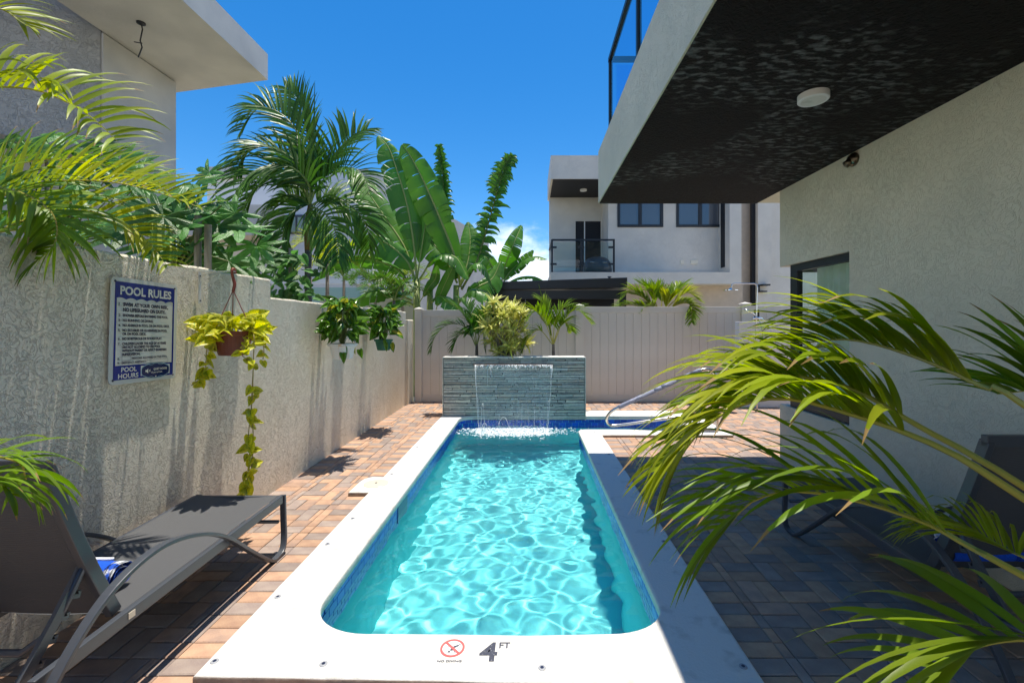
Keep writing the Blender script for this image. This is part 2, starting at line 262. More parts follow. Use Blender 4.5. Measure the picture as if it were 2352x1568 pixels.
class MB:
    """Collects world-space vertices and faces; build() links them as ONE mesh object under a parent."""
    def __init__(s): s.v = []; s.f = []; s.m = []
    def add(s, verts, faces, mi=0):
        b = len(s.v); s.v += [tuple(p) for p in verts]; s.f += [tuple(i + b for i in f) for f in faces]; s.m += [mi] * len(faces); return s
    def box(s, x0, y0, z0, x1, y1, z1, mi=0):
        return s.add([(x0, y0, z0), (x1, y0, z0), (x1, y1, z0), (x0, y1, z0), (x0, y0, z1), (x1, y0, z1), (x1, y1, z1), (x0, y1, z1)],
                     [(0, 3, 2, 1), (4, 5, 6, 7), (0, 1, 5, 4), (1, 2, 6, 5), (2, 3, 7, 6), (3, 0, 4, 7)], mi)
    def prism(s, poly, z0, z1, mi=0):
        n = len(poly); return s.add([(x, y, z0) for x, y in poly] + [(x, y, z1) for x, y in poly],
            [tuple(range(n))[::-1], tuple(range(n, 2 * n))] + [(i, (i + 1) % n, n + (i + 1) % n, n + i) for i in range(n)], mi)
    def tube(s, pts, r, n=8, mi=0, cap=True):
        pts = [V(p) for p in pts]; rs = r if hasattr(r, '__len__') else [r] * len(pts)
        vs, fs = [], []; prev = None
        for i, p in enumerate(pts):
            t = (pts[min(i + 1, len(pts) - 1)] - pts[max(i - 1, 0)]).normalized()
            if prev is None: a = t.orthogonal().normalized()
            else:
                a = prev - t * prev.dot(t); a = a.normalized() if a.length > 1e-6 else t.orthogonal().normalized()
            prev = a; b = t.cross(a)
            for k in range(n): vs.append(p + (a * math.cos(2 * math.pi * k / n) + b * math.sin(2 * math.pi * k / n)) * rs[i])
        for i in range(len(pts) - 1):
            for k in range(n): fs.append((i * n + k, i * n + (k + 1) % n, (i + 1) * n + (k + 1) % n, (i + 1) * n + k))
        if cap: fs += [tuple(range(n))[::-1], tuple(range((len(pts) - 1) * n, len(pts) * n))]
        return s.add(vs, fs, mi)
    def bar(s, pts, wdt, hgt, side=V((1, 0, 0)), mi=0):
        """Flat bar swept along pts; wdt along the side vector, hgt across it."""
        pts = [V(p) for p in pts]; vs, fs = [], []
        for i, p in enumerate(pts):
            t = (pts[min(i + 1, len(pts) - 1)] - pts[max(i - 1, 0)]).normalized()
            sd = (side - t * side.dot(t)).normalized(); u = t.cross(sd)
            for a, b in ((-1, -1), (1, -1), (1, 1), (-1, 1)): vs.append(p + sd * a * wdt / 2 + u * b * hgt / 2)
        for i in range(len(pts) - 1):
            for k in range(4): fs.append((i * 4 + k, i * 4 + (k + 1) % 4, i * 4 + 4 + (k + 1) % 4, i * 4 + 4 + k))
        n = len(pts); fs += [(3, 2, 1, 0), (4 * n - 4, 4 * n - 3, 4 * n - 2, 4 * n - 1)]
        return s.add(vs, fs, mi)
    def lathe(s, c, prof, n=24, mi=0):
        c = V(c); vs, fs = [], []
        for r, z in prof:
            for k in range(n): vs.append(c + V((r * math.cos(2 * math.pi * k / n), r * math.sin(2 * math.pi * k / n), z)))
        for i in range(len(prof) - 1):
            for k in range(n): fs.append((i * n + k, i * n + (k + 1) % n, (i + 1) * n + (k + 1) % n, (i + 1) * n + k))
        fs += [tuple(range(n))[::-1], tuple(range((len(prof) - 1) * n, len(prof) * n))]
        return s.add(vs, fs, mi)
    def mesh(s, name, mats, origin=(0, 0, 0), bevel=0, smooth=False):
        ox, oy, oz = origin
        me = bpy.data.meshes.new(name); me.from_pydata([(x - ox, y - oy, z - oz) for x, y, z in s.v], [], s.f)
        for mm in (mats if isinstance(mats, (list, tuple)) else [mats]): me.materials.append(mm)
        me.polygons.foreach_set('material_index', s.m)
        if bevel:
            bm = bmesh.new(); bm.from_mesh(me)
            bmesh.ops.bevel(bm, geom=[e for e in bm.edges if len(e.link_faces) == 2 and e.calc_face_angle(0) > 0.6], offset=bevel, segments=2, affect='EDGES', profile=0.6, clamp_overlap=True)
            bm.to_mesh(me); bm.free()
        if smooth: me.polygons.foreach_set('use_smooth', [True] * len(me.polygons))
        me.update(); return me
    def build(s, name, mats, parent=None, bevel=0, smooth=False):
        return link(name, s.mesh(name, mats, wl(parent) if parent is not None else (0, 0, 0), bevel, smooth), parent)
def spline(pts, n):
    pts = [V(p) for p in pts]; P = [pts[0] * 2 - pts[1]] + pts + [pts[-1] * 2 - pts[-2]]; out = []; k = len(pts) - 1
    for i in range(n):
        u = i / (n - 1) * k; j = min(int(u), k - 1); t = u - j; a, b, c, d = P[j:j + 4]
        out.append(0.5 * (2 * b + (c - a) * t + (2 * a - 5 * b + 4 * c - d) * t * t + (3 * b - a - 3 * c + d) * t ** 3))
    return out
def text_mb(mb, body, size, place, mi=0, xs=1.0, bold=0.0, width=None, align='LEFT'):
    """Adds flat lettering; place(u, v) maps letter space (metres) to the world; width squeezes the line to that length."""
    cu = bpy.data.curves.new('lettering', 'FONT'); cu.body = body; cu.size = size; cu.offset = bold; cu.fill_mode = 'FRONT'; cu.resolution_u = 3
    ob = bpy.data.objects.new('lettering', cu); COL.objects.link(ob); bpy.context.view_layer.update()
    me = ob.evaluated_get(bpy.context.evaluated_depsgraph_get()).to_mesh()
    us = [v.co.x for v in me.vertices]; u0, u1 = min(us), max(us); k = width / (u1 - u0) if width else xs
    off = {'LEFT': 0, 'CENTER': -(u1 - u0) * k / 2, 'RIGHT': -(u1 - u0) * k}[align]
    mb.add([place((v.co.x - u0) * k + off, v.co.y) for v in me.vertices], [tuple(p.vertices) for p in me.polygons], mi)
    ob.to_mesh_clear(); bpy.data.objects.remove(ob, do_unlink=True); bpy.data.curves.remove(cu)
# ------------------------------------------------------------------ ground and paving
WX = -2.3                                    # face of the boundary wall
g = MB()
for x0, y0, x1, y1 in ((-600, -300, WX - .2, 1500), (5.7, -300, 600, 1500), (WX - .2, 8.7, 5.7, 1500), (WX - .2, -300, 5.7, -4)):
    g.add([(x0, y0, -.05), (x1, y0, -.05), (x1, y1, -.05), (x0, y1, -.05)], [(0, 1, 2, 3)])
tag(g.build('ground', M['earth']), kind='structure')
RECTS = [(WX, -4, -1.30, 8.65), (-1.30, -4, .90, 1.84), (.90, -4, 2.78, 5.90), (2.78, 4.80, 5.7, 8.65), (2.62, 5.90, 2.78, 8.65), (.86, 7.45, 2.62, 8.65)]
g = MB()
for x0, y0, x1, y1 in RECTS:
    g.add([(x0, y0, -.009), (x1, y0, -.009), (x1, y1, -.009), (x0, y1, -.009)], [(0, 1, 2, 3)])
paving = tag(g.build('paving', M['sand']), kind='structure')
bricks = []                                   # (x0, y0, x1, y1, colour)
def weave(X0, Y0, X1, Y1, hcols=()):
    """Basket weave of 20 x 10 cm pavers on a 20 cm grid, clipped to the rectangle."""
    i0, i1 = math.floor(X0 / .2) - 1, math.ceil(X1 / .2) + 1; j0, j1 = math.floor(Y0 / .2) - 1, math.ceil(Y1 / .2) + 1
    for i in range(i0, i1):
        for j in range(j0, j1):
            x, y = i * .2, j * .2; c = R.random() < .5
            cs = [R.choice(('tan', 'tan', 'brown')), 'grey']
            if R.random() < .18: cs = [R.choice(('tan', 'brown', 'grey')) for _ in '12']
            if c: cs.reverse()
            pr = [(x, y, x + .2, y + .1), (x, y + .1, x + .2, y + .2)] if (i + j) % 2 else [(x, y, x + .1, y + .2), (x + .1, y, x + .2, y + .2)]
            for q, cc in zip(pr, cs):
                a, b, d, e = max(q[0], X0), max(q[1], Y0), min(q[2], X1), min(q[3], Y1)
                if d - a > .025 and e - b > .025: bricks.append((a, b, d, e, cc))
def soldier(x0, Y0, Y1):
    y = Y0; k = 0
    while y < Y1 - .03:
        c = ('grey', 'tan')[k % 2] if R.random() < .86 else 'brown'
        bricks.append((x0, y, x0 + .2, min(y + .1, Y1), c)); y += .1; k += 1
def strip(x0, wd, Y0, Y1):
    y = Y0
    while y < Y1 - .03:
        l = R.choice((.2, .1, .1)); bricks.append((x0, y, x0 + wd, min(y + l, Y1), R.choice(('tan', 'grey', 'brown')))); y += l
YN = 0.5
soldier(WX, YN, 8.6); strip(WX + .2, .055, YN, 8.6); weave(WX + .255, YN, -1.66, 8.6); strip(-1.66, .072, YN, 8.6); soldier(-1.588, YN, 7.06)
weave(-1.588, 7.06, -1.39, 8.6)
weave(-1.388, YN, .948, 1.85)
soldier(.948, YN, 5.88); strip(1.148, .052, YN, 5.88); weave(1.2, YN, 2.73, 5.88)
weave(2.73, 4.84, 5.6, 5.88); weave(2.68, 5.88, 5.6, 7.49); weave(.9, 7.49, 5.6, 8.6)
def brick_mesh(lx, ly):
    h, c, gp = .0, .006, .0018; b = MB(); x, y = lx / 2 - gp, ly / 2 - gp
    v = [(-x, -y, -.03), (x, -y, -.03), (x, y, -.03), (-x, y, -.03), (-x, -y, h - c * .7), (x, -y, h - c * .7), (x, y, h - c * .7), (-x, y, h - c * .7),
         (-x + c, -y + c, h), (x - c, -y + c, h), (x - c, y - c, h), (-x + c, y - c, h)]
    f = [(8, 9, 10, 11)] + [(4 + i, 4 + (i + 1) % 4, 8 + (i + 1) % 4, 8 + i) for i in range(4)] + [(i, (i + 1) % 4, 4 + (i + 1) % 4, 4 + i) for i in range(4)]
    return b.add(v, f)
def seen(q):
    x, y = (q[0] + q[2]) / 2, (q[1] + q[3]) / 2
    if y < 1.72: return -1
    u, v = CX + F * x / y, CY + F * EYE / y
    return (1 / y ** 2) if -30 < u < 2380 and v < 1590 else -1
order = sorted(bricks, key=seen, reverse=True)
cache = {}; rest = MB(); BN = ('tan', 'brown', 'grey')
for n, q in enumerate(order):
    lx, ly = round(q[2] - q[0], 3), round(q[3] - q[1], 3); cx, cy_ = (q[0] + q[2]) / 2, (q[1] + q[3]) / 2
    dz = R.uniform(-.0025, .002); rx, ry, rz = R.gauss(0, .006), R.gauss(0, .006), R.gauss(0, .006)
    if n < 300 and seen(q) > 0:
        if (lx, ly) not in cache: cache[(lx, ly)] = brick_mesh(lx, ly).mesh('brick', M['brick_tan'])
        o = link('brick', cache[(lx, ly)], paving, (cx, cy_, dz), (rx, ry, rz))
        o.material_slots[0].link = 'OBJECT'; o.material_slots[0].material = M['brick_' + q[4]]
    else:
        mtx = Matrix.Translation((cx, cy_, dz)) @ Euler((rx, ry, rz)).to_matrix().to_4x4(); b = brick_mesh(lx, ly)
        rest.add([mtx @ V(p) for p in b.v], b.f, BN.index(q[4]))
tag(rest.build('brick', [M['brick_' + k] for k in BN], paving), kind='stuff')
# ------------------------------------------------------------------ boundary wall (left)
def wall_seg(y0, y1, z, x0, x1, parent, name='wall_panel', m='wall'):
    """A rendered wall length whose top edge wavers and is rounded by the trowel."""
    b = MB(); n = max(3, int((y1 - y0) / .06)); prof = [(x1, -.05), (x1, z - .05), (x1, z - .018), (x1 - .012, z - .004), (x1 - .05, z), (x0 + .03, z), (x0, z - .03), (x0, -.05)]
    vs = []; k = len(prof)
    for i in range(n + 1):
        y = y0 + (y1 - y0) * i / n; jz = .012 * mnoise.noise(V((y * 4, z, 0))) + .003 * mnoise.noise(V((y * 17, z, 3))); jx = .004 * mnoise.noise(V((y * 1.1, 5, z)))
        for q, (x, zz) in enumerate(prof): vs.append((x + jx * (1 if q < 4 else 0) , y, zz + (jz if 1 < q < 7 else 0)))
    fs = [(i * k + q, i * k + q + 1, (i + 1) * k + q + 1, (i + 1) * k + q) for i in range(n) for q in range(k - 1)]
    fs += [tuple(range(k)), tuple(range(n * k, n * k + k))[::-1]]
    return b.add(vs, fs).build(name, M[m], parent)
bw = thing('boundary_wall', (WX, 3.5, 0), 'long cream rendered garden wall stepping down along the left side of the pool', 'wall')
wall_seg(-2.5, 3.94, 1.90, WX - .15, WX, bw); wall_seg(3.94, 8.26, 1.735, WX - .15, WX, bw); wall_seg(8.26, 8.66, 1.585, WX - .15, WX + .04, bw)
# ------------------------------------------------------------------ swimming pool
PX0, PX1, PY0, PY1 = -1.102, .684, 2.09, 7.09; AX1, AY0 = 2.26, 6.16; CT = .04; WZ = -.125
def arc(cx, cy_, r, a0, a1, n=10, ry=None):
    return [(cx + r * math.cos(math.radians(a0 + (a1 - a0) * i / n)), cy_ + (ry or r) * math.sin(math.radians(a0 + (a1 - a0) * i / n))) for i in range(n + 1)]
inner = (arc(PX0 + .33, PY0 + .27, .33, 180, 270, 10, .27) + [(-.4, PY0 - .004), (0, PY0 - .010)] + arc(PX1 - .30, PY0 + .22, .30, 270, 360, 10, .22)
         + arc(PX1 + .10, AY0 - .10, .10, 180, 90, 6) + [(AX1 - .06, AY0)] + arc(AX1 - .05, AY0 + .05, .05, 270, 360, 4) + arc(AX1 - .05, PY1 - .05, .05, 0, 90, 4)
         + arc(PX0 + .27, PY1 - .24, .27, 90, 180, 10, .24))
outer = [(-1.388, 1.860), (-.6, 1.843), (.1, 1.826), (.948, 1.805), (.948, 5.88), (2.68, 5.88), (2.68, 7.49), (.86, 7.49), (.86, 7.3), (-1.385, 7.3), (-1.385, 7.06), (-1.388, 4.24),
         (-1.50, 4.24), (-1.55, 4.20), (-1.565, 4.12), (-1.565, 3.88), (-1.388, 3.88)]
def offset(poly, d):
    out = []; n = len(poly)
    for i, p in enumerate(poly):
        a, b = V((*poly[i - 1], 0)), V((*poly[(i + 1) % n], 0)); t = (b - a).normalized(); out.append((p[0] + t.y * d, p[1] - t.x * d))
    return out
def dens(poly, step):
    out = []
    for i, p in enumerate(poly):
        q = poly[(i + 1) % len(poly)]; n = max(1, int(math.hypot(q[0] - p[0], q[1] - p[1]) / step))
        out += [(p[0] + (q[0] - p[0]) * k / n, p[1] + (q[1] - p[1]) * k / n) for k in range(n)]
    return out
pool = thing('swimming_pool', (-.2, 4.5, 0), 'long turquoise plunge pool with white coping and a step alcove at its far right', 'swimming pool')
def coping_mesh():
    cu = bpy.data.curves.new('coping', 'CURVE'); cu.dimensions = '2D'; cu.fill_mode = 'BOTH'; cu.extrude = .018; cu.bevel_depth = .014; cu.bevel_resolution = 2
    for poly in (dens(outer, .12), inner):
        s = cu.splines.new('POLY'); s.points.add(len(poly) - 1); s.use_cyclic_u = True
        big = poly is not inner
        for i, (x, y) in enumerate(poly):
            j = (.004 * mnoise.noise(V((x * 9, y * 9, 1)))) if big else .003 * mnoise.noise(V((x * 5, y * 5, 2)))
            s.points[i].co = (x + j, y + j, 0, 1)
    ob = bpy.data.objects.new('coping', cu); COL.objects.link(ob); bpy.context.view_layer.update()
    me = bpy.data.meshes.new_from_object(ob.evaluated_get(bpy.context.evaluated_depsgraph_get())); bpy.data.objects.remove(ob, do_unlink=True)
    return me
cm = coping_mesh(); cm.materials.clear(); cm.materials.append(M['coping']); cm.materials.append(M['coping_edge'])
o = wl(pool)
for vtx in cm.vertices: vtx.co = vtx.co + V((0, 0, CT - .032)) - o
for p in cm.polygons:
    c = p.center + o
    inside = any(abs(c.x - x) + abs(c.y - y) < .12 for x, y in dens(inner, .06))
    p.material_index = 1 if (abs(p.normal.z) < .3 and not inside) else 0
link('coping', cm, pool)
bas = offset(inner, .0145); bd = dens(bas, .12); b = MB(); n = len(bd); FZ = -1.22
b.add([(x, y, CT - .04) for x, y in bd] + [(x, y, FZ) for x, y in bd], [(i, (i + 1) % n, n + (i + 1) % n, n + i) for i in range(n)] + [tuple(range(n, 2 * n))])
basin = b.build('basin', M['basin'], pool)
for st_i, (x0, z) in enumerate(((1.80, -.34), (1.42, -.62), (1.04, -.90))):
    s = MB().box(x0, AY0 + .0, FZ + .01, AX1 + .01, PY1, z).build('step', M['step_white'], pool, bevel=.02); s.cycles.is_caustics_receiver = True
    e = MB()
    for k in range(9): e.box(x0 + .02, AY0 + .02 + k * .1, z + .002, x0 + .07, AY0 + .11 + k * .1, z + .008)
    e = e.build('step_edge_tile', M['tile'], s); e['kind'] = 'stuff'
# tile band just under the coping, a course at a time along the basin wall
path = dens(offset(inner, .012), .01); seg = [0]
for i in range(len(path)): q = path[(i + 1) % len(path)]; seg.append(seg[-1] + math.hypot(q[0] - path[i][0], q[1] - path[i][1]))
import bisect
def walk(s):
    s %= seg[-1]; i = min(bisect.bisect_right(seg, s) - 1, len(path) - 1); q = path[(i + 1) % len(path)]; t = (s - seg[i]) / max(1e-6, seg[i + 1] - seg[i])
    return V((path[i][0] + (q[0] - path[i][0]) * t, path[i][1] + (q[1] - path[i][1]) * t, 0)), V((q[0] - path[i][0], q[1] - path[i][1], 0)).normalized()
TL, TH = seg[-1] / round(seg[-1] / .1035), .052
tm = MB().box(-TL / 2 + .0022, -.004, -TH / 2 + .0018, TL / 2 - .0022, .004, TH / 2 - .0018).mesh('tile', M['tile'], bevel=.0012)
tiles = []
for row in range(5):
    for k in range(round(seg[-1] / TL)):
        p, t = walk((k + .5 * (row % 2)) * TL); p.z = -.022 - TH * (row + .5)
        score = 0
        if p.y > 6.9: score = 3 - row * .6          # far wall
        elif p.x < -.9 and p.y < 6.9: score = 2.9 - row * .7 + (.3 if p.y < 5 else 0)
        elif p.x > .5 and p.y < 6.2: score = 1.2 - row * .3
        tiles.append((score, p, t))
tiles.sort(key=lambda e: -e[0]); rest = MB(); tv = [v.co.copy() for v in tm.vertices]; tf = [tuple(p.vertices) for p in tm.polygons]
for i, (s_, p, t) in enumerate(tiles):
    a = math.atan2(t.y, t.x)
    if i < 296: o = link('tile', tm, pool, p - wl(pool), (0, 0, a)); o.cycles.is_caustics_receiver = True
    else: mtx = Matrix.Translation(p) @ Matrix.Rotation(a, 4, 'Z'); rest.add([mtx @ v for v in tv], tf)
o = tag(rest.build('tile', M['tile'], pool), kind='stuff'); o.cycles.is_caustics_receiver = True
basin.cycles.is_caustics_receiver = True
sk = MB().box(PX0 - .028, 3.74, -.25, PX0 - .003, 4.02, -.010).build('skimmer_mouth', M['mouth'], pool)  # solid dark block; the opening's shade is put into its colour
MB().lathe((-1.405, 4.07, CT), [(.108, -.004), (.108, .003), (.098, .006), (.012, .006)], 36).build('skimmer_lid', M['lid'], pool)
MB().lathe((-1.405, 4.07, CT + .0065), [(.011, 0), (.011, .0012)], 12).build('lid_hole', M['ink'], pool)
anchor = MB(); anchor.lathe((0, 0, 0), [(.017, -.004), (.017, .002), (.014, .0035), (.008, .0035)], 16, 0).lathe((0, 0, .0037), [(.0078, 0), (.0078, .0004)], 12, 1)
am = anchor.mesh('cover_anchor', [M['grip2'], M['ink']])
mtx_px = ((493, 1518), (743, 1524), (1245, 1533), (1707, 1530), (638, 1370), (752, 1249), (810, 1190), (900, 1088), (958, 1027), (997, 985), (1525, 1243), (1445, 1118), (1398, 1043), (1366, 993))
for px, py in mtx_px:
    v = py - CY; Y = F * (EYE - CT) / v; link('cover_anchor', am, pool, V(((px - CX) / F * Y, Y, CT)) - wl(pool))
cap = MB().lathe((0, 0, 0), [(.016, -.003), (.016, .003), (.013, .004)], 10).mesh('anchor_cap', M['plastic_w'])
for px, py in ((1092, 1533), (873, 1118)):
    Y = F * (EYE - CT) / (py - CY); link('anchor_cap', cap, pool, V(((px - CX) / F * Y, Y, CT)) - wl(pool))
# printed markings on the near coping
zt = CT + .0015
pl = lambda x0, y0, z=zt: (lambda u, v: (x0 + u, y0 + v, z))
b = MB(); text_mb(b, '4', .155, pl(-.222, 1.927), 0, width=.080, bold=.004); text_mb(b, 'FT', .050, pl(-.137, 2.003), 0, width=.050, bold=.0012)
b.build('depth_lettering', M['mark'], pool)
nd = MB(); c0 = (-.347, 2.003); r0 = .055
nd.add([(c0[0] + r0 * math.cos(a * math.pi / 24), c0[1] + r0 * math.sin(a * math.pi / 24), CT + .0009) for a in range(48)], [tuple(range(48))], 2)
ring = lambda r: [(c0[0] + r * math.cos(a * math.pi / 24), c0[1] + r * math.sin(a * math.pi / 24), CT + .0022) for a in range(48)]
nd.add(ring(r0) + ring(r0 - .0105), [(a, (a + 1) % 48, 48 + (a + 1) % 48, 48 + a) for a in range(48)], 0)
sq = lambda pts, z, mi: nd.add([(c0[0] + x, c0[1] + y, CT + z) for x, y in pts], [tuple(range(len(pts)))], mi)
sq([(-.037, .029), (-.029, .037), (.037, -.029), (.029, -.037)], .0026, 0)
sq([(.004, .006), (.012, .001), (.034, .022), (.037, .026), (.030, .023), (.006, .011)], .0019, 1)      # legs of the diver
sq([(-.010, -.014), (-.002, -.018), (.010, .002), (.006, .009), (-.003, .002)], .0019, 1)             # trunk
sq([(-.018, -.026), (-.009, -.029), (-.006, -.019), (-.014, -.016)], .0019, 1)                         # head
sq([(.000, -.012), (.013, -.013), (.013, -.027), (.010, -.027), (.009, -.016), (.000, -.016)], .0019, 1)   # arm
for k in range(2): sq([(-.036, -.028 + k * .036), (.036, -.028 + k * .036), (.036, -.0268 + k * .036), (-.036, -.0268 + k * .036)], .0016, 1)
text_mb(nd, 'NO DIVING', .016, pl(-.400, 1.919, CT + .0018), 1, width=.106, bold=.0004)
nd.build('no_diving_mark', [M['red'], M['mark'], M['red2']], pool)
# water
waves = []
RW = random.Random(5)
for k in range(34):
    lam = RW.uniform(.075, .26); a = RW.uniform(0, 2 * math.pi); waves.append((2 * math.pi / lam * math.cos(a), 2 * math.pi / lam * math.sin(a), RW.uniform(0, 6.28), (.0108 * lam * lam + .00003) * RW.uniform(.5, 1.3)))
def wz(x, y):
    wx, wy = x + .05 * mnoise.noise(V((x * 3, y * 3, 0))), y + .05 * mnoise.noise(V((x * 3, y * 3, 7)))
    h = sum(A * math.sin(kx * wx + ky * wy + ph) for kx, ky, ph, A in waves)
    d = math.hypot(max(abs(x + .25) - .55, 0), y - 6.8)            # ripples running out from the waterfall
    h += .0020 * math.exp(-d / .8) * math.sin(38 * d + 1.5 * mnoise.noise(V((x * 4, y * 4, 3)))) + .0024 * math.exp(-d / 1.3) * math.sin(23 * d + 2 * mnoise.noise(V((x * 2, y * 2, 9))))
    h += .007 * math.exp(-d / .22) * mnoise.noise(V((x * 16, y * 16, 5)))
    return WZ + h
st = .0145; vid = {}; vs, fs = [], []
def wv(i, j):
    if (i, j) not in vid: vid[(i, j)] = len(vs); x, y = PX0 - .06 + i * st, PY0 - .06 + j * st; vs.append((x, y, wz(x, y)))
    return vid[(i, j)]
for i in range(int((AX1 + .1 - PX0 + .02) / st)):
    for j in range(int((PY1 + .1 - PY0 + .02) / st)):
        x, y = PX0 - .06 + i * st, PY0 - .06 + j * st
        if x > PX1 + .02 and y < AY0 - .07: continue
        fs.append((wv(i, j), wv(i + 1, j), wv(i + 1, j + 1), wv(i, j + 1)))
water = MB().add(vs, fs).build('water', M['water'], smooth=True); tag(water, kind='structure'); water.cycles.is_caustics_caster = True
# ------------------------------------------------------------------ stone water wall with its planter
FY, FX0, FX1, FT = 7.06, -1.38, .893, .972
fw = thing('water_wall', (-.24, FY, 0), 'low water wall faced in thin blue grey slate strips at the far end of the pool', 'water feature')
c = MB().box(FX0 + .01, FY + .02, -.03, FX1 - .012, FY + .30, FT - .012)
c.build('core', M['slate_gap'], fw)
MB().box(FX0, FY - .004, FT - .010, FX1, FY + .30, FT + .004).build('cap', M['coping'], fw, bevel=.003)
MB().box(FX1 - .010, FY - .006, -.03, FX1 + .004, FY + .30, FT - .012).box(FX0 - .003, FY - .004, -.03, FX0 + .009, FY + .30, FT - .012).build('end_trim', M['slate_b'], fw)
z = -.02; SLIP = (-.86, .36, .852)
while z < FT - .02:
    h = R.uniform(.022, .044); h = min(h, FT - .012 - z); x = FX0 + .012
    while x < FX1 - .014:
        l = R.uniform(.12, .5); x1 = min(x + l, FX1 - .012)
        if FX1 - .012 - x1 < .07: x1 = FX1 - .012
        s1, s2 = R.uniform(-.02, .02), R.uniform(-.02, .02); t0, t1, u0, u1 = (R.uniform(0, .007) for _ in range(4)); g1, d = .0035, R.uniform(.012, .024); q = R.uniform(.3, .7)
        if x < FX0 + .05: s1 = 0
        if x1 > FX1 - .05: s2 = 0
        za, zb = z + .0045, z + h
        front = [(x + g1, za + t0), (x + (x1 - x) * q, za + R.uniform(0, .006)), (x1 - g1, za + t1), (x1 - g1 + s2 * .5, zb - u1 * .6), (x + (x1 - x) * (1 - q), zb - R.uniform(0, .005)), (x + g1 + s1 * .5, zb - u0 * .6)]
        yb, yf = FY + .022, FY + .022 - d
        vv = [(a, yb, c_) for a, c_ in front] + [(a, yf + R.uniform(0, .004), c_) for a, c_ in front]
        ff = [(6, 7, 10, 11), (7, 8, 9, 10)] + [(k, (k + 1) % 6, 6 + (k + 1) % 6, 6 + k) for k in range(6)]
        MB().add(vv, ff).build('stone', M[R.choice(('slate_a', 'slate_a', 'slate_b', 'slate_b', 'slate_a', 'slate_c'))], fw)
        x = x1
    z += h
b = MB(); b.box(SLIP[0] - .02, FY - .030, SLIP[2] - .010, SLIP[1] + .02, FY + .02, SLIP[2] + .012)
b.build('spill_lip', M['chrome'], fw)
b = MB().box(FX0 + .02, FY + .30, -.03, FX0 + .10, 8.10, .90).box(FX1 - .10, FY + .30, -.03, FX1 - .02, 8.10, .90).box(FX0 + .10, 8.02, -.03, FX1 - .10, 8.10, .90)
b.build('planter_wall', M['coping'], fw)
MB().box(FX0 + .10, FY + .30, -.03, FX1 - .10, 8.02, .84).build('soil', M['soil'], fw)
# the fall itself: a thin sheet that draws in, ropes at both edges, broken strands, foam where it lands
YL = FY - .035
def fall(u, t): # u across 0..1, t down 0..1
    x0, x1 = SLIP[0], SLIP[1]; c = (x0 + x1) / 2; sq_ = 1 - .13 * t; zz = SLIP[2] - t * (SLIP[2] - WZ)
    return V((c + (x0 + (x1 - x0) * u - c) * sq_, YL - .20 * math.sqrt(t) * .9 + .006 * math.sin(u * 40 + t * 3), zz))
b = MB(); nu, nv = 60, 24
b.add([fall(i / nu, j / nv) for j in range(nv + 1) for i in range(nu + 1)], [(j * (nu + 1) + i, j * (nu + 1) + i + 1, (j + 1) * (nu + 1) + i + 1, (j + 1) * (nu + 1) + i) for j in range(nv) for i in range(nu)])
wf = b.build('waterfall', M['sheet'], smooth=True); tag(wf, 'clear thin sheet of water falling down the slate wall into the pool', 'waterfall')
b = MB(); RF = random.Random(3)
def rope(u, r, t0=0, t1=1, n=26):
    b.tube([fall(u, t0 + (t1 - t0) * k / n) + V((RF.gauss(0, .0025), 0, 0)) for k in range(n + 1)], [r * RF.uniform(.35, 1.3) for _ in range(n + 1)], 5)
for u, r in ((0, .0040), (1, .0040)): rope(u, r)
for u, a_, b_ in ((.006, 0, .4), (.012, .5, .8), (.994, 0, .3), (.985, .55, .95), (.05, .8, 1), (.3, .75, 1), (.45, .85, 1), (.8, .7, .95)): rope(u, .0026, a_, b_)
rope(.16, .0028, 0, .32); rope(.62, .002, .6, 1)
for k in range(210):                                                 # white water beads standing in for the glints along the lip
    u = RF.random(); p = fall(u, RF.random() ** 3 * .05); b.tube([p, p + V((RF.gauss(0, .004), -.004, -RF.uniform(.006, .03)))], [RF.uniform(.004, .009), .002], 5)
for base, w_, h_ in ((-.72, .03, .40), (-.69, .05, .10), (-.40, .10, .19), (-.05, .10, .05)):     # splashes thrown up
    for sgn in (-1, 1):
        pts = [V((base + sgn * w_ * t, YL - .16 - .05 * t, WZ + h_ * (1 - t * t))) for t in [k / 9 for k in range(10)]]; b.tube(pts, [RF.uniform(.0015, .004) for _ in pts], 5)
tag(b.build('strand', M['foam'], wf, smooth=True), kind='stuff')
b = MB(); ico = [(0, 0, 1), (.894, 0, .447), (.276, .851, .447), (-.724, .526, .447), (-.724, -.526, .447), (.276, -.851, .447), (.724, .526, -.447), (-.276, .851, -.447), (-.894, 0, -.447), (-.276, -.851, -.447), (.724, -.526, -.447), (0, 0, -1)]
icf = [(0, 1, 2), (0, 2, 3), (0, 3, 4), (0, 4, 5), (0, 5, 1), (1, 6, 2), (2, 7, 3), (3, 8, 4), (4, 9, 5), (5, 10, 1), (6, 7, 2), (7, 8, 3), (8, 9, 4), (9, 10, 5), (10, 6, 1), (11, 7, 6), (11, 8, 7), (11, 9, 8), (11, 10, 9), (11, 6, 10)]
for k in range(4200):
    x = RF.choice((RF.uniform(-.80, .30), RF.gauss(-.25, .38))); e = abs(RF.gauss(0, 1)); y = 6.74 + RF.gauss(0, .115) * (1 + .3 * (abs(x + .25) < .5)); big = RF.random() < .03
    r = RF.uniform(.0025, .0085) * (1.5 if e < .8 else .8); zz = wz(x, y) + max(0, RF.gauss(.004, .014)) * math.exp(-((y - 6.76) / .12) ** 2) + (RF.uniform(0, .12) if big else 0)
    if big: r = RF.uniform(.002, .005)
    b.add([(x + a * r * RF.uniform(.8, 2.0), y + c_ * r, zz + d * r * .8) for a, c_, d in ico], icf)
tag(b.build('foam', M['foam'], smooth=True), 'white foam churned up where the waterfall lands', None, None, 'stuff')
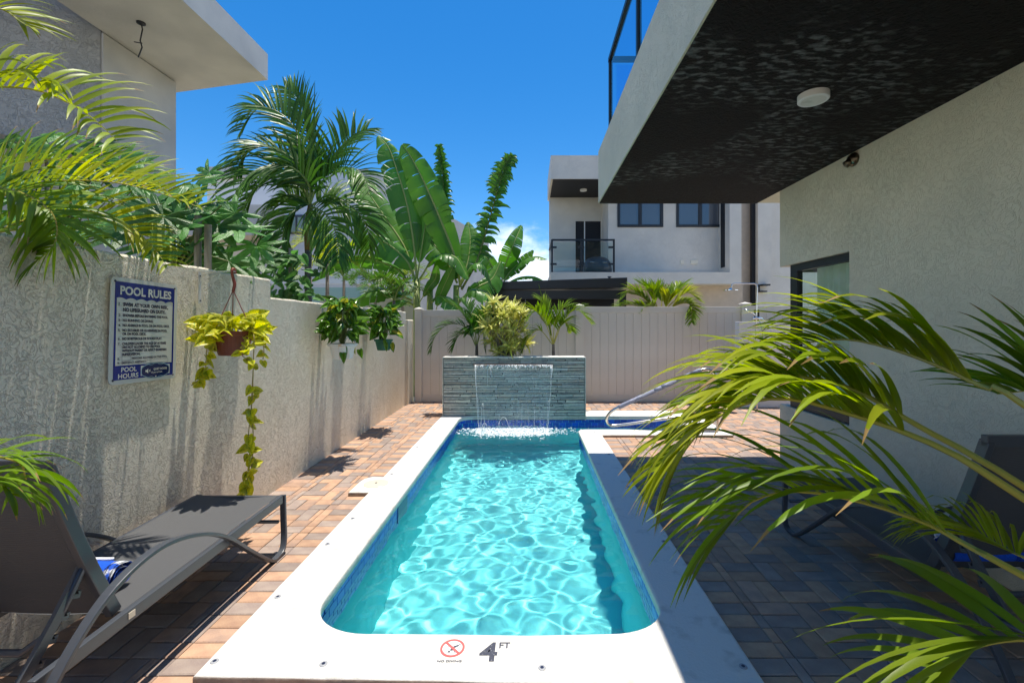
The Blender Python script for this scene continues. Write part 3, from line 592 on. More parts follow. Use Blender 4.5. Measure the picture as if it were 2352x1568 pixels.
# ------------------------------------------------------------------ vinyl fence
fe = thing('vinyl_fence', (0, 8.6, 0), 'greige vinyl privacy fence of upright boards behind the water wall', 'fence')
FYY = 8.6
def fx(px): return (px - CX) / F * FYY
def fence_panel(x0, x1, top, nb):
    MB().box(x0, FYY - .02, top - .125, x1, FYY + .03, top).build('top_rail', M['vinyl'], fe, bevel=.006)
    MB().box(x0, FYY - .02, .0, x1, FYY + .03, .125).build('bottom_rail', M['vinyl'], fe, bevel=.006)
    wd = (x1 - x0) / nb; me = MB().box(-wd / 2 + .0015, -.010, .12, wd / 2 - .0015, .012, top - .12).mesh('board', M['vinyl'], bevel=.004)
    for k in range(nb): link('board', me, fe, V((x0 + wd * (k + .5), FYY + R.uniform(-.001, .001), 0)) - wl(fe))
fence_panel(fx(970), fx(1321), 1.77, 18); fence_panel(fx(1340), fx(1701), 1.835, 19); fence_panel(fx(1722), fx(2080), 1.85, 19)
for px0, px1, top in ((954, 970, 1.80), (1321, 1340, 1.865), (1701, 1722, 1.90), (2080, 2100, 1.9)):
    x0, x1 = fx(px0), fx(px1); po = MB().box(x0, FYY - .06, 0, x1, FYY + .08, top - .03).build('post', M['vinyl'], fe, bevel=.004)
    xm = (x0 + x1) / 2; hw = (x1 - x0) / 2 + .012
    MB().add([(xm - hw, FYY - .072, top - .03), (xm + hw, FYY - .072, top - .03), (xm + hw, FYY + .092, top - .03), (xm - hw, FYY + .092, top - .03), (xm - hw, FYY - .072, top - .008), (xm + hw, FYY - .072, top - .008), (xm + hw, FYY + .092, top - .008), (xm - hw, FYY + .092, top - .008), (xm, FYY + .01, top + .028)],
             [(3, 2, 1, 0), (0, 1, 5, 4), (1, 2, 6, 5), (2, 3, 7, 6), (3, 0, 4, 7), (4, 5, 8), (5, 6, 8), (6, 7, 8), (7, 4, 8)]).build('post_cap', M['vinyl'], po)
sw = MB().box(3.775, 8.0, 0, 5.65, 8.16, 1.545).build('shower_wall', M['white_wall'], bevel=.006); tag(sw, 'low pale concrete wall standing behind the outdoor shower', 'wall')
# ------------------------------------------------------------------ house on the right: render wall, corner window, overhanging balcony
SX, SY, SZ, ST = .83, 5.35, 2.957, 3.57; HX, HY = 2.73, 4.84
hr = thing('house', (HX, 3, 0), 'cream rendered house on the right with a black balcony underside and a black corner window', 'house')
W0, W1, WB, WT = 3.79, 4.70, .63, 2.12
b = MB(); T = .22
b.box(HX, -3, -.05, HX + T, W0, SZ).box(HX, W0, -.05, HX + T, HY, WB).box(HX, W0, WT, HX + T, HY, SZ)
b.box(HX + T, HY - T, -.05, 7.2, HY, WB).box(HX + T, HY - T, WT, 7.2, HY, SZ).box(4.4, HY - T, WB, 7.2, HY, WT)
b.box(HX + T, -3, -.05, HX + T + .02, -2.9, SZ)
b.build('wall', M['house_r'], hr)
MB().prism([(SX, -3), (7.2, -3), (7.2, 4.95), (3.2, 4.95), (3.2, SY), (SX, SY)], SZ, ST).build('balcony_slab', M['house_r'], hr)  # unseen far right corner cut back to let light reach the window
MB().box(SX + .012, -3, SZ - .012, HX - .002, SY - .012, SZ - .002).build('soffit', M['soffit'], hr)
MB().prism([(1.02, -3), (7.2, -3), (7.2, 4.9), (3.2, 4.9), (3.2, 5.28), (1.02, 5.28)], 6.15, 6.45).build('roof_slab', M['house_r'], hr)  # same corner cut back for the window's light
MB().box(3.9, -3, ST, 7.2, 4.6, 6.15).build('upper_wall', M['house_r'], hr)
fr = MB(); fw_ = .075; X0, X1 = HX + .03, HX + .09
fr.box(X0, W0, WB, X1, W1, WB + fw_).box(X0, W0, WT - fw_, X1, W1, WT).box(X0, W0, WB + fw_, X1, W0 + .03, WT - fw_).box(X0, W1 - .12, WB + fw_, X1, W1, WT - fw_)
fr.box(X1, W1 - .05, WB, 4.4, W1, WB + fw_).box(X1, W1 - .05, WT - fw_, 4.4, W1, WT).box(4.33, W1 - .05, WB + fw_, 4.4, W1, WT - fw_).box(3.30, W1 - .05, WB + fw_, 3.36, W1, WT - fw_)
win = fr.build('window', M['black'], hr, bevel=.004)
MB().box(X0 + .025, W0 + .03, WB + fw_, X0 + .031, W1 - .12, WT - fw_).build('pane', M['glass'], win)
MB().box(X1, W1 - .028, WB + fw_, 3.30, W1 - .022, WT - fw_).box(3.36, W1 - .028, WB + fw_, 4.33, W1 - .022, WT - fw_).build('pane', M['glass'], win)
MB().box(X0 + .01, W1 - .135, 1.30, X0 + .02, W1 - .125, 1.42).build('handle', M['steel'], win)
b = MB(); ny = 70; yy = [3.3 + (4.52 - 3.3) * k / ny for k in range(ny + 1)]
b.add([(HX + .20 + .022 * math.sin(y * 75) + .01 * math.sin(y * 31), y, z_) for y in yy for z_ in (.1, 2.5)], [(2 * k, 2 * k + 2, 2 * k + 3, 2 * k + 1) for k in range(ny)])
b.build('curtain', M['curtain'], hr, smooth=True)
MB().box(HX + T, -2, 0, 6.8, HY - T, .02).box(6.8, -2, 0, 6.9, HY - T, .7).box(HX + T, -2.1, 0, 6.8, -2, SZ).build('room', M['interior'], hr)  # unseen far wall kept low, the opening added to bring daylight in
# glass balustrade on the balcony
gx = .95; RT = 4.62; post = MB()
def rail_post(y): return MB().box(gx - .02, y - .025, ST, gx + .02, y + .025, RT - .05)
for y in (5.2, 3.86, 2.5, 1.1): rail_post(y).build('balustrade_post', M['black'], hr)
MB().box(gx - .025, -2, RT - .05, gx + .025, 5.225, RT).box(gx + .025, 5.175, RT - .05, 4.2, 5.225, RT).build('balustrade_rail', M['black'], hr)
for y0, y1 in ((3.90, 5.16), (2.54, 3.82), (1.14, 2.46)): MB().box(gx - .006, y0, ST + .05, gx + .006, y1, RT - .09).build('balustrade_pane', M['rail_glass'], hr)
MB().box(1.02, 5.194, ST + .05, 3.9, 5.206, RT - .09).build('balustrade_pane', M['rail_glass'], hr)
cl = thing('ceiling_light', (1.79, 2.80, SZ - .012), 'round white surface light under the black balcony ceiling', 'light')
MB().lathe((1.79, 2.80, SZ - .012), [(.088, 0), (.088, -.036), (.084, -.040), (.070, -.040)], 40).build('housing', M['plastic_w'], cl)
MB().lathe((1.79, 2.80, SZ - .0523), [(.070, 0), (.068, -.0012)], 40).build('diffuser', M['coping'], cl)
sp = thing('wall_spotlight', (HX, 3.73, 2.905 - .02), 'small dark bronze spotlight high on the cream wall under the ceiling', 'light')
b = MB(); cc = V((HX - .012, 3.73, 2.88))
b.lathe((0, 0, 0), [(.055, 0), (.058, .012), (.050, .028), (.036, .044), (.016, .052)], 24); rot = Matrix.Rotation(math.radians(-90), 4, 'Y')
b.v = [tuple(rot @ V(p) + V((HX, 3.73, 2.88))) for p in b.v]; b.build('canopy', M['bronze'], sp, smooth=True)
b = MB(); d = V((-.75, .25, -.6)).normalized(); s0 = V((HX - .03, 3.73, 2.868)); b.tube([s0, s0 + d * .05, s0 + d * .052, s0 + d * .02], [.030, .030, .024, .020], 18); b.build('lamp_head', M['bronze'], sp, smooth=True)
# ------------------------------------------------------------------ neighbouring house behind the fence, right of centre
nh = thing('house', at(1480, 625, 14.5) * V((1, 1, 0)), 'grey white two storey house behind the fence with a black ceilinged balcony', 'house')
def pxbox(b, x0, y0, x1, y1, Y, depth, mi=0):
    a, c = at(x0, y1, Y), at(x1, y0, Y); return b.box(a.x, Y, a.z, c.x, Y + depth, c.z, mi)
YF = 14.5
b = MB(); pxbox(b, 1265, 357, 1560, 411, YF, 2.6); b.build('roof_parapet', M['house_n'], nh)
a = at(1268, 411, YF); MB().box(a.x + .03, YF + .03, a.z - .012, at(1560, 411, YF).x, YF + 2.6, a.z - .002).build('balcony_ceiling', M['black_flat'], nh)
b = MB(); pxbox(b, 1265, 625, 1703, 652, YF, 2.3); b.build('balcony_slab', M['house_n'], nh)
b = MB(); pxbox(b, 1676, 330, 1703, 625, YF, 2.3); b.build('frame_pier', M['house_n'], nh)
YW = 15.3
x0 = at(1397, 0, YW).x; x1 = at(1676, 0, YF).x; zt_, zb_ = at(0, 372, YF).z, at(0, 625, YF).z
wins = [(at(1418, 522, YW), at(1523, 420, YW)), (at(1553, 522, YW), at(1664, 420, YW))]
b = MB(); xs = [x0, wins[0][0].x, wins[0][1].x, wins[1][0].x, wins[1][1].x, x1]; wz0, wz1 = wins[0][0].z, wins[0][1].z
b.box(x0, YW, zb_ - .3, x1, YW + .3, wz0).box(x0, YW, wz1, x1, YW + .3, zt_)
for k in (0, 2, 4): b.box(xs[k], YW, wz0, xs[k + 1], YW + .3, wz1)
b.box(x0, YW + .3, zb_ - .3, x0 + .25, 17.2, zt_)                                   # return wall beside the balcony
b.build('wall', M['house_n'], nh)
YB = 16.6; xl = at(1268, 0, YB).x - .1; dx0, dx1 = at(1322, 0, YB).x, at(1380, 0, YB).x; dz1 = at(0, 508, YB).z
b = MB(); b.box(xl, YB, zb_ - .3, dx0, YB + .3, zt_).box(dx1, YB, zb_ - .3, x0, YB + .3, zt_).box(dx0, YB, dz1, dx1, YB + .3, zt_); b.build('balcony_wall', M['house_n'], nh)
d = MB().box(dx0, YB + .04, zb_ - .2, dx1, YB + .12, dz1).build('door', M['black_flat'], nh)
MB().box(dx0 + .32, YB + .02, zb_, dx0 + .36, YB + .04, dz1).build('door_edge', M['plastic_w'], d)
for wa, wb in wins:
    f = MB(); t = .09; xm = (wa.x + wb.x) / 2
    f.box(wa.x, YW - .03, wa.z, wb.x, YW + .05, wa.z + t).box(wa.x, YW - .03, wb.z - t, wb.x, YW + .05, wb.z).box(wa.x, YW - .03, wa.z + t, wa.x + t, YW + .05, wb.z - t).box(wb.x - t, YW - .03, wa.z + t, wb.x, YW + .05, wb.z - t).box(xm - .05, YW - .03, wa.z + t, xm + .05, YW + .05, wb.z - t)
    f = f.build('window', M['black'], nh)
    for q0, q1 in ((wa.x + t, xm - .05), (xm + .05, wb.x - t)): MB().box(q0, YW + .03, wa.z + t, q1, YW + .045, wb.z - t).build('pane', M['far_glass'], f)
b = MB(); pxbox(b, 1664, 330, 1676, 613, YF + .35, .3); b.build('black_reveal', M['black_flat'], nh)
b = MB(); pxbox(b, 1703, 330, 1740, 790, YF + 1.0, .3); b.build('recess_wall', M['tan'], nh)
b = MB(); pxbox(b, 1727, 330, 1741, 790, YF + .72, .12); b.build('downpipe', M['black_flat'], nh)
b = MB(); pxbox(b, 1741, 330, 1772, 790, YF + .55, .5); b.build('wall_pier', M['house_n'], nh)
b = MB(); pxbox(b, 1772, 330, 2500, 790, YF + .9, .3); b.build('side_wall', M['house_n'], nh)
b = MB(); pxbox(b, 1300, 640, 1706, 800, YF + .75, .3); b.build('ground_floor_wall', M['tan'], nh)
for px in (1567, 1591, 1599):
    b = MB(); pxbox(b, px - 4, 597, px + 4, 606, YW - .03, .03); b.build('outlet_box', M['ivory'], nh)
b = MB()
for x, y in ((1268, 0), (1336, 0), (1410, 0)): p = at(x, 0, YF + .12).x; b.box(p - .03, YF + .10, zb_, p + .03, YF + .16, zb_ + 1.05)
pb, pc = at(1268, 0, YF + .12).x, at(1412, 0, YF + .12).x
b.box(pb, YF + .09, zb_ + 1.05, pc, YF + .17, zb_ + 1.10).box(pb - .03, YF + .17, zb_ + 1.05, pb + .04, YB, zb_ + 1.10)
br = b.build('balcony_railing', M['black'], nh)
for q0, q1 in ((1272, 1332), (1340, 1406)): MB().box(at(q0, 0, YF + .12).x, YF + .12, zb_ + .06, at(q1, 0, YF + .12).x, YF + .135, zb_ + 1.0).build('pane', M['glass'], br)
for hz in (.25, .8):
    for q in (1272, 1336, 1406): p = at(q, 0, YF).x; MB().box(p - .10, YF + .08, zb_ + hz, p + .10, YF + .15, zb_ + hz + .06).build('clamp', M['black'], br)
bb = thing('barbecue', (at(1372, 0, 15.3).x, 15.3, zb_), 'dark covered barbecue on the balcony behind the glass railing', 'barbecue')
c0 = at(1372, 0, 15.3).x; b = MB(); b.lathe((0, 0, 0), [(.50, 0), (.50, .25), (.46, .42), (.34, .56), (.16, .62)], 18); b.v = [(c0 + x, 15.3 + y * .6, zb_ + .0 + z) for x, y, z in b.v]
b.build('cover', M['metal'], bb, smooth=True); MB().tube([(c0 - .3, 15.05, zb_ + .4), (c0 + .3, 15.05, zb_ + .4)], .015).build('handle', M['steel'], bb)
p = at(1340, 448, 15.6); t = thing('ceiling_light', (p.x, 15.6, a.z - .012), 'small round white light on the black balcony ceiling of the rear house', 'light')
MB().lathe((p.x, 15.6, a.z - .012), [(.12, 0), (.12, -.05), (.1, -.055)], 20).build('housing', M['plastic_w'], t)
p = at(1742, 671, YF + .5); t = thing('wall_lamp', p, 'black bracket shaped lamp on the grey house wall behind the shower', 'light')
MB().box(p.x, YF + .49, p.z, p.x + .05, YF + .54, p.z + .26).box(p.x + .05, YF + .30, p.z + .21, p.x + .30, YF + .54, p.z + .26).box(p.x + .05, YF + .35, p.z, p.x + .22, YF + .54, p.z + .04).build('bracket', M['black'], t)
# ------------------------------------------------------------------ black pergola behind the fence
pg = thing('pergola', (.7, 10.6, 0), 'flat roofed black metal pergola with its shaded interior done as black panels standing just behind the fence', 'pergola')
YP = 10.6; xl, xr = at(1115, 0, YP).x, at(1441, 0, YP).x; zl, zr = at(0, 648, YP).z, at(0, 637, YP).z
MB().add([(xl, YP, zl - .18), (xr, YP, zr - .24), (xr, YP + 2.6, zr - .24), (xl, YP + 2.6, zl - .18), (xl, YP, zl), (xr, YP, zr), (xr, YP + 2.6, zr), (xl, YP + 2.6, zl)],
         [(0, 3, 2, 1), (4, 5, 6, 7), (0, 1, 5, 4), (1, 2, 6, 5), (2, 3, 7, 6), (3, 0, 4, 7)]).build('roof', M['black'], pg, bevel=.01)
for x in (xl + .02, xr - .16):
    MB().box(x, YP + .03, 0, x + .14, YP + .17, zl - .18).build('post', M['black'], pg); MB().box(x, YP + 2.4, 0, x + .14, YP + 2.54, zl - .18).build('post', M['black'], pg)
MB().box(xl + .16, YP + .06, zl - .40, xr - .16, YP + .14, zl - .19).build('beam', M['black'], pg, bevel=.006)
for k in range(4):
    q0 = xl + .2 + (xr - xl - .4) * k / 4; MB().box(q0, YP + .6, .1, q0 + (xr - xl - .4) / 4 - .001, YP + .63, zl - .2).build('interior_shade', M['black_flat'], pg)  # black panels stand in for the shade inside the pergola
p = at(1400, 637, YP + .4); MB().lathe((p.x, YP + .4, zr - .01), [(.03, 0), (.03, .05), (.05, .06), (.05, .075)], 10).build('roof_fixing', M['metal'], pg)
# ------------------------------------------------------------------ unfinished grey house, far left
gh = thing('house', (-6.6, 7.5, 0), 'unfinished grey concrete house rising over the left wall with a cantilevered roof slab', 'house')
A_ = at(232, 348, 6.65)
poly = [(-6.42, 6.65), (-6.90, 5.79), (-8.6, 2.75), (-14, 2.75), (-14, 6.65)]
MB().prism(poly, 3.98, 9.2).build('upper_wall', M['concrete'], gh)
MB().box(-14, 6.66, -.05, -6.39, 8.03, 5.86).build('recess_wall', M['concrete2'], gh)
MB().prism([(-7.6, 3.2), (-7.2, 6.6), (-14, 6.6), (-14, 3.2)][::-1], -.05, 3.96).build('lower_wall', M['concrete2'], gh)
MB().prism([(-4.7, 7.98), (-6.68, 8.41), (-14, 10), (-14, 6.7), (-6.4, 6.68), (-6.4, 2.0), (-4.7, 2.0)], 5.88, 6.34).build('roof_slab', M['concrete2'], gh)
p = at(324, 52, 6.46); p.z = 5.88; t = thing('hanging_wire', (p.x, p.y, 5.88), 'loose black lamp wire hanging from the grey concrete roof slab', 'wire')
b = MB(); b.tube([p, p + V((.02, 0, -.10)), p + V((-.03, .02, -.25)), p + V((.015, 0, -.36)), p + V((-.05, .01, -.50))], .009, 6); b.tube([p + V((.015, 0, -.30)), p + V((-.10, 0, -.28))], .008, 5); b.build('cable', M['black'], t)
MB().lathe(p, [(.055, 0), (.055, -.02), (.015, -.04)], 14).build('ceiling_rose', M['black'], t)
# ------------------------------------------------------------------ pale house behind the palm
mh = thing('house', (-9, 17, 0), 'pale blue grey house behind the tall palm with a flat roof and grey window', 'house')
Y = 17
b = MB(); pxbox(b, 476, 395, 905, 760, Y, 5); b.build('wall', M['white_wall'], mh)
b = MB(); pxbox(b, 470, 383, 560, 405, Y - .25, 5); b.build('parapet', M['concrete2'], mh)
p0, p1, p2 = at(818, 388, 15.5), at(843, 388, 15.5), at(1010, 560, 22)
MB().add([(p0.x, 15.5, 0), (p1.x, 15.5, 0), (-2.2, 24, 0), (-6, 24, 0), (p0.x, 15.5, p0.z), (p1.x, 15.5, p1.z), (-2.2, 24, p1.z - .8), (-6, 24, p1.z - .8)], [(4, 5, 6, 7), (0, 1, 5, 4), (1, 2, 6, 5), (2, 3, 7, 6), (3, 0, 4, 7)]).build('side_wing', M['concrete2'], mh)
b = MB(); pxbox(b, 380, 470, 604, 540, 15.4, 1.55); b.build('canopy_slab', M['concrete2'], mh)
b = MB(); z0 = at(0, 540, 15.4).z; b.box(at(380, 0, 15.4).x, 15.42, z0 - .012, at(604, 0, 15.4).x - .02, 16.9, z0 - .002); b.build('canopy_ceiling', M['tan'], mh)
for px in (560, 598):
    b = MB(); pxbox(b, px, 545, px + 14, 760, 16.2, .3); b.build('column', M['concrete2'], mh)
f = MB(); wa, wb = at(662, 538, Y), at(702, 494, Y); t = .08
f.box(wa.x, Y - .05, wa.z, wb.x, Y + .02, wa.z + t).box(wa.x, Y - .05, wb.z - t, wb.x, Y + .02, wb.z).box(wa.x, Y - .05, wa.z + t, wa.x + t, Y + .02, wb.z - t).box(wb.x - t, Y - .05, wa.z + t, wb.x, Y + .02, wb.z - t).box((wa.x + wb.x) / 2 - .03, Y - .05, wa.z + t, (wa.x + wb.x) / 2 + .03, Y + .02, wb.z - t)
f = f.build('window', M['metal'], mh); MB().box(wa.x + t, Y - .03, wa.z + t, wb.x - t, Y - .01, wb.z - t).build('pane', M['curtain'], f)
f = MB(); pxbox(f, 738, 545, 765, 600, Y - .05, .04); f.build('window', M['black'], mh)
b = MB(); pxbox(b, 540, 640, 960, 652, 15.4, .2); b.build('ledge', M['white_wall'], mh)
t = tag(pxbox(MB(), 700, 660, 960, 780, 13.2, .2).build('teal_wall', M['teal']), 'pale teal wall glimpsed behind the small palms left of centre', 'wall')
t = tag(pxbox(MB(), 735, 684, 960, 790, 11.6, .2).build('garden_wall', M['concrete2']), 'low grey wall behind the boundary wall and under the palms', 'wall')
fh = thing('house', at(1120, 660, 30) * V((1, 1, 0)), 'tiny white house far away between the banana clumps', 'house')
b = MB(); pxbox(b, 1080, 640, 1160, 740, 30, 5); b.build('wall', M['white_wall'], fh); b = MB(); pxbox(b, 1076, 614, 1156, 642, 29.5, 6); b.build('roof', M['white_wall'], fh)
f = MB(); pxbox(f, 1089, 657, 1107, 690, 29.95, .04); f.build('window', M['far_glass'], fh)

# ------------------------------------------------------------------ pool rules sign
SGX = WX + .018
sg = thing('pool_rules_sign', (SGX, 2.63, 1.46), 'blue and white pool rules sign screwed to the left wall', 'sign')
SW, SH = .457, .597; rotz = math.radians(-1.6); cs, sn = math.cos(rotz), math.sin(rotz)
def sp_(d):
    def f(u, v):
        a, b_ = u - SW / 2, v - SH / 2; return (SGX + d, 2.643 + a * cs - b_ * sn, 1.458 + a * sn + b_ * cs)
    return f
def rrect(u0, v0, u1, v1, r, d, mb, mi, n=6):
    pts = []
    for cu, cv, a0 in ((u1 - r, v0 + r, -90), (u1 - r, v1 - r, 0), (u0 + r, v1 - r, 90), (u0 + r, v0 + r, 180)):
        pts += [(cu + r * math.cos(math.radians(a0 + 90 * k / n)), cv + r * math.sin(math.radians(a0 + 90 * k / n))) for k in range(n + 1)]
    mb.add([sp_(d)(u, v) for u, v in pts], [tuple(range(len(pts)))], mi); return pts
b = MB(); pts = rrect(0, 0, SW, SH, .03, 0, b, 0); n = len(pts)
b.add([sp_(0)(u, v) for u, v in pts] + [sp_(-.004)(u, v) for u, v in pts], [(i, n + i, n + (i + 1) % n, (i + 1) % n) for i in range(n)])
b.build('panel', M['sign_w'], sg)
b = MB(); d1 = .0012
def blue(pts): b.add([sp_(d1)(u, v) for u, v in pts], [tuple(range(len(pts)))])
hb = SH - .118
top = [(.024 + (SW - .048) * k / 60, hb + .010 * abs(math.sin(math.pi * 6 * k / 60)) - .004) for k in range(61)]
for k in range(60): blue([top[k], top[k + 1], (top[k + 1][0], SH - .024), (top[k][0], SH - .024)])
blue([(.024, .024), (.036, .024), (.036, hb), (.024, hb)]); blue([(SW - .036, .024), (SW - .024, .024), (SW - .024, hb), (SW - .036, hb)])
blue([(.036, .024), (SW - .036, .024), (SW - .036, .104), (.036, .104)])
b.build('blue_field', M['sign_b'], sg)
lw = MB(); P2 = sp_(.0022)
def line(mb, txt, u, v, size, width, bold=.0, mi=0, align='LEFT', P=None):
    text_mb(mb, txt, size, (lambda a, c, u=u, v=v: (P or P2)(u + a, v + c)), mi, width=width, bold=bold * size, align=align)
line(lw, 'POOL RULES', .054, .503, .066, .352, .035)
lw.build('white_lettering', M['sign_w'], sg); lw = MB(); line(lw, 'POOL', .072, .068, .036, .098, .02); line(lw, 'HOURS', .054, .032, .036, .128, .02)
lw.build('white_lettering', M['sign_w'], sg)
tx = MB()
for n_, txt, v, sz, wd in (('1.', 'SWIM AT YOUR OWN RISK,', .438, .026, .310), ('', 'NO LIFEGUARD ON DUTY.', .408, .026, .290), ('2.', 'SHOWER BEFORE ENTERING THE POOL.', .379, .0185, .312), ('3.', 'NO RUNNING OR DIVING.', .351, .0185, .202),
                           ('4.', 'NO ANIMALS IN POOL OR ON POOL DECK.', .323, .0185, .324), ('5.', 'NO EATABLES OR GLASSWARE IN POOL', .295, .0185, .306), ('', 'OR ON POOL DECK.', .274, .0185, .155), ('6.', 'NO BOISTEROUS OR ROUGH PLAY.', .247, .0185, .268),
                           ('7.', 'CHILDREN UNDER THE AGE OF 14 YEARS', .219, .0185, .300), ('', 'ARE NOT ALLOWED TO USE POOL', .199, .0185, .258), ('', 'WITHOUT PARENT OR ADULT GUARDIAN', .179, .0185, .304), ('', 'SUPERVISION.', .159, .0185, .118)):
    if n_: line(tx, n_, .047, v, sz, .016, .015)
    line(tx, txt, .074, v, sz * 1.06, wd, .05)
line(tx, '8.', .047, .135, .0185, .016, .015); line(tx, 'PERSONS ALLOWED IN THE POOL.', .138, .135, .0185, .250, .025); line(tx, '9.', .047, .112, .0185, .016, .015); line(tx, 'EMERGENCY ASSISTANCE', .074, .112, .0185, .156, .025)
def box_line(u0, v0, u1, v1, t=.0014):
    for q in ((u0, v0, u1, v0 + t), (u0, v1 - t, u1, v1), (u0, v0 + t, u0 + t, v1 - t), (u1 - t, v0 + t, u1, v1 - t)): tx.add([P2(q[0], q[1]), P2(q[2], q[1]), P2(q[2], q[3]), P2(q[0], q[3])], [(0, 1, 2, 3)])
box_line(.074, .130, .132, .155); box_line(.236, .108, .392, .128)
tx.build('rule_lettering', M['ink'], sg)
stk = MB(); P3 = lambda d: sp_(d)
stk.add([P3(.0016)(u, v) for u, v in ((.198, .036), (.406, .036), (.406, .094), (.198, .094))], [(0, 1, 2, 3)], 2)
oc = (.302, .062)
ov = lambda k, a, c_: [(oc[0] + a * math.copysign(abs(math.cos(t)) ** .55, math.cos(t)) + 0, oc[1] + c_ * math.copysign(abs(math.sin(t)) ** .7, math.sin(t)) * (1 + .10 * math.cos(4 * t))) for t in [2 * math.pi * i / k for i in range(k)]]
stk.add([P3(.0020)(u, v) for u, v in ov(48, .102, .043)], [tuple(range(48))], 1); stk.add([P3(.0024)(u, v) for u, v in ov(48, .098, .038)], [tuple(range(48))], 0)
text_mb(stk, 'QUIET HOURS', .017, (lambda a, c_: P3(.0030)(.285 + a, .064 + c_)), 2, width=.098, bold=.0005); text_mb(stk, '10 pm to 8 am', .014, (lambda a, c_: P3(.0030)(.270 + a, .046 + c_)), 2, width=.078, bold=.0002)
stk.add([P3(.0030)(u, v) for u, v in ((.228, .056), (.236, .056), (.247, .047), (.247, .076), (.236, .067), (.228, .067))], [tuple(range(6))], 2)
for q in (((.252, .068), (.254, .070), (.264, .056), (.262, .054)), ((.262, .070), (.264, .068), (.254, .054), (.252, .056))): stk.add([P3(.0030)(u, v) for u, v in q], [(0, 1, 2, 3)], 2)
for k in range(2):
    v0 = .102 if k else .022; s_ = -1 if k else 1
    for sd in (-1, 1):
        arcp = [(oc[0] + sd * (.014 + .045 * t), v0 + s_ * .006 * math.sin(math.pi * t)) for t in [i / 10 for i in range(11)]]
        for i in range(10): stk.add([P3(.0032)(*arcp[i]), P3(.0032)(*arcp[i + 1]), P3(.0032)(arcp[i + 1][0], arcp[i + 1][1] - .0022), P3(.0032)(arcp[i][0], arcp[i][1] - .0022)], [(0, 1, 2, 3)], 1)
hp = [(oc[0] + .005 * math.sin(t) ** 3 * 1.0, .026 + .0045 * (.81 * math.cos(t) - .31 * math.cos(2 * t) - .12 * math.cos(3 * t))) for t in [2 * math.pi * i / 20 for i in range(20)]]
stk.add([P3(.0032)(u, v) for u, v in hp], [tuple(range(20))], 2)
stk.build('quiet_hours_sticker', [M['sticker'], M['sticker_l'], M['sign_w']], sg)
scm = MB().lathe((0, 0, 0), [(.0065, 0), (.005, .003), (.001, .004)], 10); rt = Matrix.Rotation(math.radians(90), 4, 'Y'); scm.v = [tuple(rt @ V(p)) for p in scm.v]; scm = scm.mesh('screw', M['ink'])
for u, v in ((.024, .024), (SW - .024, .024), (.024, SH - .024), (SW - .024, SH - .024)): link('screw', scm, sg, V(sp_(.001)(u, v)) - wl(sg))
# ------------------------------------------------------------------ outdoor shower and pool handrail
shx, shy = 3.99, 7.78
sh = thing('outdoor_shower', (shx, shy, 0), 'chrome outdoor shower with rain head in front of the low pale wall', 'shower')
zt_ = 2.205
MB().tube([(shx, shy, 0), (shx - .03, shy, 1.0), (shx - .015, shy, 1.6), (shx, shy, zt_ - .06), (shx - .012, shy, zt_ - .015), (shx - .05, shy, zt_), (shx - .40, shy, zt_), (shx - .435, shy, zt_ - .012), (shx - .45, shy, zt_ - .05), (shx - .45, shy, zt_ - .09)], .0125, 10).build('riser_pipe', M['chrome'], sh, smooth=True)
MB().lathe((shx - .47, shy, zt_ - .115), [(.125, -.006), (.125, .004), (.03, .014), (.018, .035)], 28).build('rain_head', M['chrome'], sh)
MB().tube([(shx - .02, shy - .02, 1.63), (shx - .10, shy - .05, 1.69), (shx - .24, shy - .06, 1.75)], [.012, .012, .02], 10).build('hand_shower', M['chrome'], sh, smooth=True)
MB().tube([(shx - .09, shy - .03, 1.60), (shx + .06, shy - .03, 1.60)], .022, 12).tube([(shx + .06, shy - .03, 1.60), (shx + .11, shy - .06, 1.54)], .012, 8).build('mixer_valve', M['chrome'], sh, smooth=True)
MB().tube([(shx + .01, shy - .05, 1.58), (shx + .07, shy - .05, 1.35), (shx + .06, shy - .05, .9), (shx + .02, shy - .05, .55), (shx - .03, shy - .04, .62)], .008, 8).build('hose', M['steel'], sh, smooth=True)
MB().box(shx - .05, shy - .01, .42, shx + .06, shy + .02, .48).build('pipe_clip', M['chrome'], sh)
t = tag(MB().box(shx + .10, 8.03, 1.548, shx + .17, 8.09, 1.76).build('post_stub', M['black'], bevel=.006), 'short black metal post on top of the low shower wall', 'post')
hrail = thing('pool_handrail', (2.57, 6.1, CT), 'stainless pool handrail with a grey padded sleeve over the alcove steps', 'handrail')
pA = V((2.57, 6.08, CT)); K = 11
path_ = spline([(2.57, 6.08, CT), (2.57, 6.08, .40), (2.57, 6.085, .70), (2.545, 6.09, .815), (2.47, 6.10, .872), (2.36, 6.11, .865), (2.2, 6.13, .795), (1.6, 6.2, .50), (1.27, 6.25, .335), (1.14, 6.27, .25), (1.09, 6.28, .15), (1.13, 6.28, .075), (1.24, 6.27, .07), (1.6, 6.21, .135), (2.1, 6.14, .225), (2.42, 6.10, .275), (2.565, 6.085, .282)], 110)
MB().tube(path_, .0215, 14).build('rail_tube', M['steel'], hrail, smooth=True)
g0, g1 = V((2.37, 6.108, .866)), V((1.265, 6.252, .333)); b = MB(); gp = [g0 + (g1 - g0) * k / 30 for k in range(31)]
for i, p in enumerate(gp): gp[i] = p + V((0, 0, .004 * math.sin(i * 1.7)))
best = [min(path_[30:75], key=lambda q: (q - p).length) for p in gp]; b.tube(best, [.031 + .0012 * math.sin(i * 2.3) for i in range(31)], 14); b.build('padded_sleeve', M['grip'], hrail, smooth=True)
